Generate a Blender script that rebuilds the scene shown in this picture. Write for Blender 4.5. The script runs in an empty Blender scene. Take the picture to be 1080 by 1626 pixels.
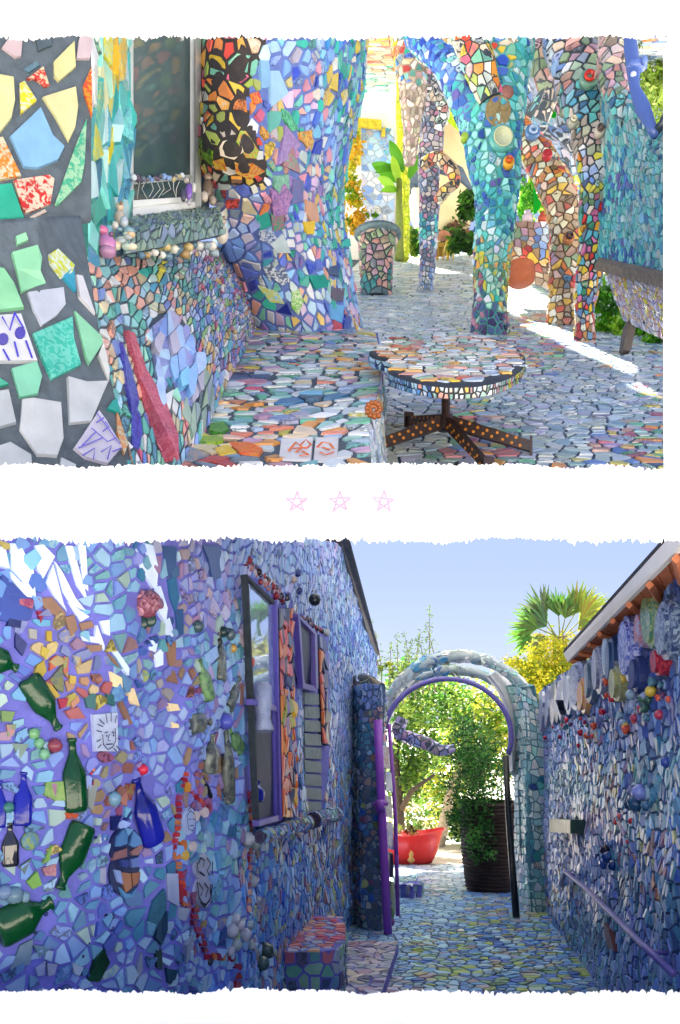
import bpy, math, random
import numpy as np
from mathutils import Vector, Matrix, noise

# ------------------------------------------------------------------ camera, world, sun, exposure
C = bpy.context.scene.collection
SC = bpy.context.scene
F, PX0, PY0, ZC = 1500.0, 540.0, 1150.0, 1.6
cd = bpy.data.cameras.new('camera')
cam = bpy.data.objects.new('camera', cd); C.objects.link(cam)
cam.location = (0, 0, ZC); cam.rotation_euler = (math.radians(90), 0, 0)
cd.sensor_fit = 'HORIZONTAL'; cd.sensor_width = 36.0
cd.lens = F / 1080 * 36.0
cd.shift_y = (PY0 - 813.0) / 1080.0
cd.clip_start = 0.05; cd.clip_end = 3000
SC.camera = cam
W = bpy.data.worlds.new('World'); SC.world = W; W.use_nodes = True
nt = W.node_tree
bgn = nt.nodes['Background']
SKY_K, SKY_N = 1.0, 0.03      # clear blue gradient and a little Nishita glow, both under the 0.1 strength
sky = nt.nodes.new('ShaderNodeTexSky'); sky.sky_type = 'NISHITA'; sky.sun_disc = False
SUN_EL, SUN_AZ = 47.0, -4.5           # azimuth measured from +Y (straight ahead), negative = left
sky.sun_elevation = math.radians(SUN_EL); sky.sun_rotation = math.radians(SUN_AZ)
sky.air_density = 1.0; sky.dust_density = 0.3; sky.ozone_density = 3.0; sky.altitude = 0
tcn = nt.nodes.new('ShaderNodeTexCoord'); sxyz = nt.nodes.new('ShaderNodeSeparateXYZ'); nt.links.new(tcn.outputs['Generated'], sxyz.inputs[0])
rmp = nt.nodes.new('ShaderNodeValToRGB'); nt.links.new(sxyz.outputs['Z'], rmp.inputs[0])
el = rmp.color_ramp.elements; el[0].position = 0.0; el[0].color = (.66, .73, 1.0, 1); el[1].position = .6; el[1].color = (.44, .56, 1.0, 1)
el2 = rmp.color_ramp.elements.new(.16); el2.color = (.50, .60, 1.0, 1)
mixw = nt.nodes.new('ShaderNodeMix'); mixw.data_type = 'RGBA'; mixw.blend_type = 'ADD'; mixw.inputs['Factor'].default_value = 1.0
scl = nt.nodes.new('ShaderNodeVectorMath'); scl.operation = 'SCALE'; scl.inputs['Scale'].default_value = SKY_K
scn = nt.nodes.new('ShaderNodeVectorMath'); scn.operation = 'SCALE'; scn.inputs['Scale'].default_value = SKY_N
nt.links.new(rmp.outputs[0], scl.inputs[0]); nt.links.new(sky.outputs[0], scn.inputs[0])
nt.links.new(scl.outputs[0], mixw.inputs['A']); nt.links.new(scn.outputs[0], mixw.inputs['B'])
nt.links.new(mixw.outputs['Result'], bgn.inputs[0]); bgn.inputs[1].default_value = 0.1
sl = bpy.data.lights.new('sun', 'SUN'); sl.energy = 5.0; sl.angle = math.radians(0.55); sl.color = (1.0, 0.95, 0.86)
sun = bpy.data.objects.new('sun', sl); C.objects.link(sun)
sd = Vector((math.sin(math.radians(SUN_AZ)) * math.cos(math.radians(SUN_EL)), math.cos(math.radians(SUN_AZ)) * math.cos(math.radians(SUN_EL)), math.sin(math.radians(SUN_EL))))
sun.rotation_euler = sd.to_track_quat('Z', 'Y').to_euler(); sun.location = (0, 10, 30)
SC.view_settings.view_transform = 'Standard'; SC.view_settings.look = 'None'
SC.view_settings.exposure = 3.15; SC.view_settings.gamma = 1.0
SC.view_settings.use_curve_mapping = False
rnd = random.Random(7)

# ------------------------------------------------------------------ coordinates
CAM = np.array([0, 0, ZC])
def P(px, py, d): return np.array([(px - PX0) / F * d, d, ZC + (PY0 - py) / F * d])
def U(a, d, h): return np.array([0.07333 * d + a, d, 0.54667 * d + h])     # upper terrace, rising court
def L(a, d, h): return np.array([0.12 * d + a, d, -0.05667 * d + h])        # lower passage
def proj(p): p = np.asarray(p, float); return np.stack([PX0 + F * p[..., 0] / p[..., 1], PY0 - F * (p[..., 2] - ZC) / p[..., 1]], -1)

def hx(s):
    s = s.lstrip('#'); v = [int(s[i:i + 2], 16) / 255 for i in (0, 2, 4)]
    return tuple((c / 12.92 if c <= .04045 else ((c + .055) / 1.055) ** 2.4) for c in v)

# ------------------------------------------------------------------ materials
MATS = {}
def newmat(name):
    m = bpy.data.materials.new(name); m.use_nodes = True
    return m, m.node_tree, m.node_tree.nodes['Principled BSDF']
def tile_material():
    m, t, b = newmat('glazed_tile')
    n, l = t.nodes.new, t.links.new
    a = n('ShaderNodeAttribute'); a.attribute_name = 'Col'
    p = n('ShaderNodeAttribute'); p.attribute_name = 'Pat'
    g = n('ShaderNodeNewGeometry')
    nz = n('ShaderNodeTexNoise'); nz.inputs['Scale'].default_value = 34; nz.inputs['Detail'].default_value = 2; nz.inputs['Distortion'].default_value = 1.2
    l(g.outputs['Position'], nz.inputs['Vector'])
    r = n('ShaderNodeValToRGB'); r.color_ramp.elements[0].position = .47; r.color_ramp.elements[1].position = .55
    l(nz.outputs[0], r.inputs[0])
    mx = n('ShaderNodeMix'); mx.data_type = 'RGBA'
    l(r.outputs[0], mx.inputs['Factor']); l(a.outputs['Color'], mx.inputs['A']); l(p.outputs['Color'], mx.inputs['B'])
    n2 = n('ShaderNodeTexNoise'); n2.inputs['Scale'].default_value = 9; n2.inputs['Detail'].default_value = 5
    l(g.outputs['Position'], n2.inputs['Vector'])
    mr = n('ShaderNodeMapRange'); mr.inputs['From Min'].default_value = .3; mr.inputs['From Max'].default_value = .7
    mr.inputs['To Min'].default_value = .84; mr.inputs['To Max'].default_value = 1.08
    l(n2.outputs[0], mr.inputs[0])
    hs = n('ShaderNodeHueSaturation'); l(mr.outputs[0], hs.inputs['Value']); l(mx.outputs['Result'], hs.inputs['Color'])
    l(hs.outputs[0], b.inputs['Base Color'])
    m2 = n('ShaderNodeMapRange'); m2.inputs['To Min'].default_value = .2; m2.inputs['To Max'].default_value = .5
    l(n2.outputs[0], m2.inputs[0]); l(m2.outputs[0], b.inputs['Roughness'])
    bp = n('ShaderNodeBump'); bp.inputs['Strength'].default_value = .12; bp.inputs['Distance'].default_value = .01
    l(nz.outputs[0], bp.inputs['Height']); l(bp.outputs[0], b.inputs['Normal'])
    return m
def plain(name, col, rough=.6, var=.25, scale=12, bump=.3, spec=.5, metal=0.0, col2=None, coat=0.0, trans=0.0):
    if name in MATS: return MATS[name]
    m, t, b = newmat(name); n, l = t.nodes.new, t.links.new
    c = hx(col) if isinstance(col, str) else col
    c2 = hx(col2) if isinstance(col2, str) else (col2 or tuple(x * (1 - var) for x in c))
    g = n('ShaderNodeNewGeometry')
    nz = n('ShaderNodeTexNoise'); nz.inputs['Scale'].default_value = scale; nz.inputs['Detail'].default_value = 6
    l(g.outputs['Position'], nz.inputs['Vector'])
    r = n('ShaderNodeValToRGB'); r.color_ramp.elements[0].position = .35; r.color_ramp.elements[1].position = .65
    r.color_ramp.elements[0].color = (*c2, 1); r.color_ramp.elements[1].color = (*c, 1)
    l(nz.outputs[0], r.inputs[0]); l(r.outputs[0], b.inputs['Base Color'])
    b.inputs['Roughness'].default_value = rough; b.inputs['Metallic'].default_value = metal
    b.inputs['Specular IOR Level'].default_value = spec
    b.inputs['Coat Weight'].default_value = coat
    b.inputs['Transmission Weight'].default_value = trans
    if bump:
        n3 = n('ShaderNodeTexNoise'); n3.inputs['Scale'].default_value = scale * 5; n3.inputs['Detail'].default_value = 4
        l(g.outputs['Position'], n3.inputs['Vector'])
        bp = n('ShaderNodeBump'); bp.inputs['Strength'].default_value = bump; bp.inputs['Distance'].default_value = .02
        l(n3.outputs[0], bp.inputs['Height']); l(bp.outputs[0], b.inputs['Normal'])
    MATS[name] = m; return m
def attr_material(name, rough, sub=0.0):
    m, t, b = newmat(name)
    a = t.nodes.new('ShaderNodeAttribute'); a.attribute_name = 'Col'
    t.links.new(a.outputs['Color'], b.inputs['Base Color']); b.inputs['Roughness'].default_value = rough
    if sub:
        tr = t.nodes.new('ShaderNodeBsdfTranslucent'); t.links.new(a.outputs['Color'], tr.inputs['Color'])
        mx = t.nodes.new('ShaderNodeMixShader'); mx.inputs[0].default_value = sub
        t.links.new(b.outputs[0], mx.inputs[1]); t.links.new(tr.outputs[0], mx.inputs[2])
        t.links.new(mx.outputs[0], t.nodes['Material Output'].inputs[0])
    return m
TILE = tile_material()
LEAF = attr_material('leaf', .5, .45)
GLZ = attr_material('glazed_ceramic', .22)
GREY = plain('grey_cement_grout', '#515c66', .85, .3, 14)
DARK = plain('charcoal_grout', '#39434c', .85, .35, 20)
BLUEG = plain('periwinkle_grout', '#6478b8', .8, .22, 14)
PURP = plain('violet_grout', '#7676d2', .8, .2, 12)
TEALG = plain('sea_green_grout', '#54a39a', .8, .25, 14)
PLASTER = plain('white_plaster', '#f4f4f2', .9, .03, 6, .15)
FLOORG = plain('floor_grout', '#4c5c68', .85, .3, 10)

# ------------------------------------------------------------------ object helpers
def thing(name, label, cat, loc, group=None, kind=None):
    o = bpy.data.objects.new(name, None); C.objects.link(o)
    o.location = Vector(loc); o.empty_display_size = .1
    if label: o['label'] = label
    if cat: o['category'] = cat
    if group: o['group'] = group
    if kind: o['kind'] = kind
    return o
class MB:
    def __init__(s): s.v = []; s.f = []; s.c = []; s.p = []
    def add(s, vs, fs, col=(.5, .5, .5), pat=None):
        k = len(s.v); s.v.extend([tuple(map(float, q)) for q in vs]); s.f.extend([tuple(i + k for i in f) for f in fs])
        s.c.extend([col] * len(vs)); s.p.extend([pat or col] * len(vs))
    def box(s, c, ax, ay, az, col=(.5,) * 3, pat=None):
        c, ax, ay, az = map(np.asarray, (c, ax, ay, az)); vs = []
        for k in (-1, 1):
            for j in (-1, 1):
                for i in (-1, 1): vs.append(c + i * ax + j * ay + k * az)
        s.add(vs, [(0, 2, 3, 1), (4, 5, 7, 6), (0, 1, 5, 4), (2, 6, 7, 3), (0, 4, 6, 2), (1, 3, 7, 5)], col, pat)
    def prism(s, front, off, col=(.5,) * 3, pat=None):
        n = len(front); off = np.asarray(off)
        vs = list(front) + [np.asarray(q) + off for q in front]
        fs = [tuple(range(n)), tuple(range(2 * n - 1, n - 1, -1))] + [(i, i + n, (i + 1) % n + n, (i + 1) % n) for i in range(n)]
        s.add(vs, fs, col, pat)
    def tube(s, pts, rad, seg=10, col=(.5,) * 3, pat=None, cap=True, flat=1.0, up=None):
        pts = [np.asarray(q, float) for q in pts]; n = len(pts)
        if not hasattr(rad, '__len__'): rad = [rad] * n
        vs = []; last = np.array(up if up is not None else (0.13, 0.2, 1.0))
        for i, q in enumerate(pts):
            t = pts[min(i + 1, n - 1)] - pts[max(i - 1, 0)]; t = t / (np.linalg.norm(t) + 1e-9)
            b = np.cross(t, last)
            if np.linalg.norm(b) < 1e-4: b = np.cross(t, (1, 0, 0))
            b /= np.linalg.norm(b); nn = np.cross(b, t); last = nn
            for k in range(seg):
                th = 2 * math.pi * k / seg
                vs.append(q + rad[i] * (math.cos(th) * b + flat * math.sin(th) * nn))
        fs = [(i * seg + k, i * seg + (k + 1) % seg, (i + 1) * seg + (k + 1) % seg, (i + 1) * seg + k) for i in range(n - 1) for k in range(seg)]
        if cap: fs += [tuple(range(seg - 1, -1, -1)), tuple((n - 1) * seg + k for k in range(seg))]
        s.add(vs, fs, col, pat)
    def lathe(s, c, ax, prof, seg=16, col=(.5,) * 3, pat=None, sq=(1, 1), side=None):
        """prof: (t along axis, radius); ax = axis vector (unit), side = squashed second direction"""
        c = np.asarray(c, float); ax = np.asarray(ax, float); ax = ax / np.linalg.norm(ax)
        e1 = np.asarray(side if side is not None else (1, 0, 0), float); e1 = e1 - ax * e1.dot(ax)
        if np.linalg.norm(e1) < 1e-4: e1 = np.array([0, 1.0, 0]) - ax * ax[1]
        e1 /= np.linalg.norm(e1); e2 = np.cross(ax, e1)
        vs = []
        for t, r in prof:
            for k in range(seg):
                th = 2 * math.pi * k / seg
                vs.append(c + ax * t + r * (sq[0] * math.cos(th) * e1 + sq[1] * math.sin(th) * e2))
        n = len(prof)
        fs = [(i * seg + k, i * seg + (k + 1) % seg, (i + 1) * seg + (k + 1) % seg, (i + 1) * seg + k) for i in range(n - 1) for k in range(seg)]
        fs += [tuple(range(seg - 1, -1, -1)), tuple((n - 1) * seg + k for k in range(seg))]
        s.add(vs, fs, col, pat)
    def ball(s, c, r, col=(.5,) * 3, pat=None, sq=(1, 1, 1), seg=10, rings=6, wob=0.0):
        c = np.asarray(c, float); prof = []
        vs = []
        for i in range(rings + 1):
            ph = math.pi * i / rings
            for k in range(seg):
                th = 2 * math.pi * k / seg
                w = 1 + (rnd.uniform(-wob, wob) if 0 < i < rings else 0)
                vs.append(c + r * w * np.array([math.sin(ph) * math.cos(th) * sq[0], math.sin(ph) * math.sin(th) * sq[1], math.cos(ph) * sq[2]]))
        fs = [(i * seg + k, (i + 1) * seg + k, (i + 1) * seg + (k + 1) % seg, i * seg + (k + 1) % seg) for i in range(rings) for k in range(seg)]
        s.add(vs, fs, col, pat)
    def build(s, name, mat, parent=None, smooth=False, label=None, cat=None, group=None, kind=None, origin=None):
        me = bpy.data.meshes.new(name)
        v = np.array(s.v, float)
        org = np.asarray(origin, float) if origin is not None else (np.array(parent.location) if parent is not None and parent.parent is None else None)
        base = wpos(parent) if parent is not None else np.zeros(3)
        if origin is None: org = base if parent is not None else np.array([v[:, 0].mean(), v[:, 1].mean(), v[:, 2].min()])
        v = v - org
        me.from_pydata([tuple(q) for q in v], [], s.f)
        for nm, arr in (('Col', s.c), ('Pat', s.p)):
            at = me.color_attributes.new(nm, 'FLOAT_COLOR', 'POINT')
            a = np.ones((len(v), 4), np.float32); a[:, :3] = np.array(arr, np.float32)
            at.data.foreach_set('color', a.ravel())
        me.materials.append(mat)
        if smooth: me.polygons.foreach_set('use_smooth', [True] * len(me.polygons))
        o = bpy.data.objects.new(name, me); C.objects.link(o)
        if parent is not None: o.parent = parent
        o.location = Vector(org - base)
        if label: o['label'] = label
        if cat: o['category'] = cat
        if group: o['group'] = group
        if kind: o['kind'] = kind
        return o
def wpos(o):
    p = np.zeros(3)
    while o is not None: p = p + np.array(o.location); o = o.parent
    return p

# ------------------------------------------------------------------ surfaces
def catmull(a, n, closed=False):
    """a: (k, ..., 3) control rows -> n samples, Catmull-Rom"""
    k = len(a); out = []
    for i in range(n):
        t = i / (n - 1) * (k if closed else k - 1); j = int(min(math.floor(t), (k - 1) if closed else (k - 2))); f = t - j
        g = (lambda q: a[q % k]) if closed else (lambda q: a[min(max(q, 0), k - 1)] if 0 <= q < k else (2 * a[0] - a[1] if q < 0 else 2 * a[k - 1] - a[k - 2]))
        p0, p1, p2, p3 = g(j - 1), g(j), g(j + 1), g(j + 2)
        out.append(.5 * (2 * p1 + (p2 - p0) * f + (2 * p0 - 5 * p1 + 4 * p2 - p3) * f * f + (3 * p1 - p0 - 3 * p2 + p3) * f ** 3))
    return np.array(out)
def linear(a, n):
    k = len(a); out = []
    for i in range(n):
        t = i / (n - 1) * (k - 1); j = min(int(t), k - 2); f = t - j
        out.append(a[j] * (1 - f) + a[j + 1] * f)
    return np.array(out)
class Patch:
    def __init__(s, grid, smooth=(True, True), res=(49, 49), outward=None, lump=0.0, closed=False):
        g = np.array(grid, float)                       # rows, cols, 3
        g = catmull(g, res[0]) if smooth[0] and len(g) > 2 else linear(g, res[0])
        g = np.swapaxes(g, 0, 1)
        if closed: g = catmull(g, res[1], True)
        else: g = catmull(g, res[1]) if smooth[1] and len(g) > 2 else linear(g, res[1])
        g = np.swapaxes(g, 0, 1)
        s.g = g; s.closed = closed
        s.calc(outward)
        if lump:
            q = np.array([[noise.noise(Vector(p * 1.9)) for p in row] for row in g])
            if closed: q[:, -1] = q[:, 0]
            s.g = g + s.n * q[..., None] * lump; s.calc(outward)
        R, K = s.g.shape[:2]
        du = np.linalg.norm(np.diff(s.g, axis=1), axis=2).mean(0); dv = np.linalg.norm(np.diff(s.g, axis=0), axis=2).mean(1)
        s.cu = np.concatenate([[0], np.cumsum(du)]); s.cv = np.concatenate([[0], np.cumsum(dv)])
        s.Lu, s.Lv = s.cu[-1], s.cv[-1]
        s.pp = proj(s.g)
    def calc(s, outward):
        gu = np.gradient(s.g, axis=1); gv = np.gradient(s.g, axis=0)
        n = np.cross(gu, gv); n /= np.linalg.norm(n, axis=2, keepdims=True) + 1e-12
        if outward is None:                             # face the camera side
            f = np.sign(((CAM - s.g) * n).sum(2).mean())
        else:
            cen = s.g.mean(1, keepdims=True); f = np.sign(((s.g - cen) * n).sum(2).mean()) * outward
        s.n = n * (f if f != 0 else 1); s.flip = f < 0
    def idx(s, a, b):
        R, K = s.g.shape[:2]
        i = np.interp(b, s.cv, np.arange(R)); j = np.interp(a, s.cu, np.arange(K))
        i0 = min(int(i), R - 2); j0 = min(int(j), K - 2); return i0, j0, i - i0, j - j0
    def ev(s, a, b):
        i, j, fi, fj = s.idx(a, b); G, N = s.g, s.n
        w = ((1 - fi) * (1 - fj), (1 - fi) * fj, fi * (1 - fj), fi * fj)
        p = G[i, j] * w[0] + G[i, j + 1] * w[1] + G[i + 1, j] * w[2] + G[i + 1, j + 1] * w[3]
        n = N[i, j] * w[0] + N[i, j + 1] * w[1] + N[i + 1, j] * w[2] + N[i + 1, j + 1] * w[3]
        return p, n
    def inv(s, px, py):
        q = np.array([px, py]); D = ((s.pp - q) ** 2).sum(2)
        if s.closed: D = D + 1e6 * (((CAM - s.g) * s.n).sum(2) < 0)
        R, K = D.shape; i, j = np.unravel_index(D.argmin(), D.shape)
        fi, fj = float(i), float(j)
        for _ in range(6):
            i0 = min(max(int(fi), 0), R - 2); j0 = min(max(int(fj), 0), K - 2)
            o = s.pp[i0, j0]; eu = s.pp[i0, j0 + 1] - o; evv = s.pp[i0 + 1, j0] - o
            M = np.array([[eu[0], evv[0]], [eu[1], evv[1]]])
            if abs(np.linalg.det(M)) < 1e-9: break
            r = np.linalg.solve(M, q - o); nj, ni = j0 + r[0], i0 + r[1]
            nj = min(max(nj, 0), K - 1); ni = min(max(ni, 0), R - 1)
            if abs(nj - fj) + abs(ni - fi) < 1e-3: fi, fj = ni, nj; break
            fi, fj = ni, nj
        return np.interp(fj, np.arange(K), s.cu), np.interp(fi, np.arange(R), s.cv)
    def at(s, px, py): return s.ev(*s.inv(px, py))
    def base(s, mb, thick=.1, col=(.5,) * 3):
        R, K = s.g.shape[:2]; a = s.g.reshape(-1, 3); b = (s.g - s.n * thick).reshape(-1, 3)
        fs = []
        st = 1
        for i in range(R - 1):
            for j in range(K - 1):
                q = (i * K + j, i * K + j + 1, (i + 1) * K + j + 1, (i + 1) * K + j)
                fs.append(q if not s.flip else q[::-1])
                if not s.closed: m = tuple(x + R * K for x in q); fs.append(m[::-1] if not s.flip else m)
        if s.closed:
            mb.add(a, fs, col)
            mb.add(s.g[0, :-1], [tuple(range(K - 1))], col); mb.add(s.g[-1, :-1], [tuple(range(K - 1))], col)
            return
        e = [(0 * K + j, 0 * K + j + 1) for j in range(K - 1)] + [((R - 1) * K + j + 1, (R - 1) * K + j) for j in range(K - 1)]
        e += [(i * K, (i + 1) * K) for i in range(R - 1)] + [((i + 1) * K + K - 1, i * K + K - 1) for i in range(R - 1)]
        for p, q in e: fs.append((p, q, q + R * K, p + R * K))
        mb.add(np.concatenate([a, b]), fs, col)

def clip(poly, nx, ny, c):
    out = []; n = len(poly)
    for i in range(n):
        p, q = poly[i], poly[(i + 1) % n]
        dp = p[0] * nx + p[1] * ny - c; dq = q[0] * nx + q[1] * ny - c
        if dp <= 0: out.append(p)
        if (dp < 0 < dq) or (dq < 0 < dp):
            t = dp / (dp - dq); out.append((p[0] + t * (q[0] - p[0]), p[1] + t * (q[1] - p[1])))
    return out
def inside(poly, x, y):
    c = False; n = len(poly)
    for i in range(n):
        x1, y1 = poly[i]; x2, y2 = poly[(i + 1) % n]
        if (y1 > y) != (y2 > y) and x < (x2 - x1) * (y - y1) / (y2 - y1) + x1: c = not c
    return c
def area(poly): return .5 * abs(sum(poly[i][0] * poly[(i + 1) % len(poly)][1] - poly[(i + 1) % len(poly)][0] * poly[i][1] for i in range(len(poly))))
def cells(Lu, Lv, s, gap, drop=.14, jit=.86, asp=1.0, keep=None):
    su = s * asp; nu, nv = max(1, int(Lu / su)), max(1, int(Lv / s)); su, sv = Lu / nu, Lv / nv
    seeds = {}
    for i in range(nv):
        for j in range(nu):
            if rnd.random() > drop or (0):
                seeds[i, j] = (su * (j + .5 + rnd.uniform(-.5, .5) * jit), sv * (i + .5 + rnd.uniform(-.5, .5) * jit))
    out = []
    for (i, j), (x, y) in seeds.items():
        if keep and not keep(x, y): continue
        R = 1.9
        poly = [(max(0, x - R * su), max(0, y - R * sv)), (min(Lu, x + R * su), max(0, y - R * sv)), (min(Lu, x + R * su), min(Lv, y + R * sv)), (max(0, x - R * su), min(Lv, y + R * sv))]
        nb = []
        for di in (-2, -1, 0, 1, 2):
            for dj in (-2, -1, 0, 1, 2):
                q = seeds.get((i + di, j + dj))
                if q and (di or dj): nb.append(((q[0] - x) ** 2 + (q[1] - y) ** 2, q))
        nb.sort(key=lambda t: t[0])
        g = gap * rnd.uniform(.7, 1.6) * .5
        for d2, q in nb:
            d = math.sqrt(d2)
            if d < 1e-6: continue
            rm = max((p[0] - x) ** 2 + (p[1] - y) ** 2 for p in poly)
            if d2 / 4 > rm: break
            nx, ny = (q[0] - x) / d, (q[1] - y) / d
            poly = clip(poly, nx, ny, x * nx + y * ny + d / 2 - g)
            if len(poly) < 3: break
        if len(poly) >= 3 and area(poly) > .12 * s * s * asp:
            # knock tiny edges together
            pl = [p for k, p in enumerate(poly) if (p[0] - poly[k - 1][0]) ** 2 + (p[1] - poly[k - 1][1]) ** 2 > (.08 * s) ** 2]
            if len(pl) >= 3: out.append(pl)
    return out
def piece(mb, patch, poly, t, col, pat, chamfer=.07, tilt=.12, dome=0.0):
    n = len(poly); cx = sum(p[0] for p in poly) / n; cy = sum(p[1] for p in poly) / n
    tx, ty = rnd.gauss(0, tilt), rnd.gauss(0, tilt)
    bot, top = [], []
    for (x, y) in poly:
        p, nn = patch.ev(x, y); bot.append(p - nn * .004)
    for (x, y) in poly:
        qx, qy = cx + (x - cx) * (1 - chamfer), cy + (y - cy) * (1 - chamfer)
        p, nn = patch.ev(qx, qy); top.append(p + nn * max(.0025, t + (x - cx) * tx + (y - cy) * ty))
    fs = [(i, (i + 1) % n, (i + 1) % n + n, i + n) for i in range(n)]
    if dome:
        p, nn = patch.ev(cx, cy); top.append(p + nn * (t + dome)); fs += [(i + n, (i + 1) % n + n, 2 * n) for i in range(n)]
    else: fs.append(tuple(range(n, 2 * n)))
    if patch.flip: fs = [f[::-1] for f in fs]
    mb.add(bot + top, fs, col, pat)
NTILE = [0]
def emit(patch, polys, palf, parent, name='tile', t=.009, limit=300, minpx=62, excl=(), tilt=.1, dome=0.0, plist=None, chamfer=.07):
    items = []
    for poly in polys:
        n = len(poly); cx = sum(p[0] for p in poly) / n; cy = sum(p[1] for p in poly) / n
        pc, nn = patch.ev(cx, cy); sx, sy = proj(pc)
        if any(inside(e, sx, sy) for e in excl): continue
        vis = ((CAM - pc) * nn).sum() > 0 and -5 < sx < 1085 and 50 < sy < 1590 and not (748 < sy < 850)
        A = area([tuple(proj(patch.ev(*q)[0])) for q in poly]) if vis else 0
        items.append((A, poly, sx, sy))
    items.sort(key=lambda q: -q[0])
    rest = MB()
    for k, (A, poly, sx, sy) in enumerate(items):
        col, pat = palf(sx, sy)
        if k < limit and A >= minpx:
            m = MB(); piece(m, patch, poly, t * rnd.uniform(.6, 1.5), col, pat, chamfer, tilt, dome)
            m.build(name, TILE, parent, origin=np.mean(m.v, 0)); NTILE[0] += 1
        else: piece(rest, patch, poly, t * rnd.uniform(.6, 1.5), col, pat, chamfer, tilt, dome)
    if rest.v: rest.build(name + '_field', TILE, parent, kind='stuff')
def mosaic(patch, s, palf, parent, gap=.012, t=.009, excl=(), limit=300, asp=1.0, drop=.14, ymax=1600, jit=.86, tilt=.1, minpx=62, thick=.1, grout=None, basename='backing', dome=0.0, keepf=None, name='tile', xr=(-60, 1140)):
    def keep(x, y):
        p, nn = patch.ev(x, y); q = proj(p)
        if not (xr[0] < q[0] < xr[1] and 20 < q[1] < ymax): return False
        if 790 < q[1] < 815 and patch.Lu < 0: return False
        return keepf(q[0], q[1]) if keepf else True
    if grout is not None:
        b = MB(); patch.base(b, thick); b.build(basename, grout, parent, smooth=True)
    emit(patch, cells(patch.Lu, patch.Lv, s, gap, drop, jit, asp, keep), palf, parent, name, t, limit, minpx, excl, tilt, dome)
INS = [1.0]
def insert(patch, pts, col, parent, pat=None, t=.014, name='tile', label=None, dome=0.0, tilt=.02):
    poly = [patch.inv(*q) for q in pts]
    c = hx(col) if isinstance(col, str) else col; p = hx(pat) if isinstance(pat, str) else (pat or c)
    c = tuple(q * INS[0] for q in c); p = tuple(q * INS[0] for q in p)
    m = MB(); piece(m, patch, poly, t, c, p, .04, tilt, dome)
    return m.build(name, TILE, parent, origin=np.mean(m.v, 0), label=label)
def strokes(patch, lines, w, col, parent, lift=.018, name='painted_line', mat=None):
    """thin raised glaze lines drawn on a surface; lines in photo pixels, w in pixels"""
    m = MB(); c = hx(col)
    for ln in lines:
        pts = []
        for q in ln: p, nn = patch.at(*q); pts.append(p + nn * lift)
        r = w / F * pts[0][1] / 2
        m.tube(pts, r, 5, c, flat=.35, up=patch.at(*ln[0])[1])
    return m.build(name, mat or GLZ, parent)
def ell(cx, cy, rx, ry, n=14, rot=0):
    r = math.radians(rot)
    return [(cx + rx * math.cos(2 * math.pi * k / n) * math.cos(r) - ry * math.sin(2 * math.pi * k / n) * math.sin(r),
             cy + rx * math.cos(2 * math.pi * k / n) * math.sin(r) + ry * math.sin(2 * math.pi * k / n) * math.cos(r)) for k in range(n)]
def tubepatch(ctrl, seg=12, res=None, lump=.02):
    """ctrl: (px, py, d, rpx[, depth factor]) from one end to the other"""
    rows = []; pts = [P(c[0], c[1], c[2]) for c in ctrl]; n = len(pts); last = np.array([0, 1.0, 0.0])
    for i, c in enumerate(ctrl):
        t = pts[min(i + 1, n - 1)] - pts[max(i - 1, 0)]; t /= np.linalg.norm(t)
        b = np.cross(t, last)
        if np.linalg.norm(b) < .1: b = np.cross(t, (0, 0, 1.0))
        b /= np.linalg.norm(b); nn = np.cross(b, t); r = c[3] / F * c[2]; k2 = c[4] if len(c) > 4 else 1.0
        last = nn if abs(nn[1]) > .3 else last
        rows.append([pts[i] + r * (math.cos(2 * math.pi * k / seg) * b - k2 * math.sin(2 * math.pi * k / seg) * nn) for k in range(seg)])
    g = np.array(rows)
    return Patch(g, (True, True), res or (max(20, 8 * n), 37), outward=1, lump=lump, closed=True)

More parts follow.
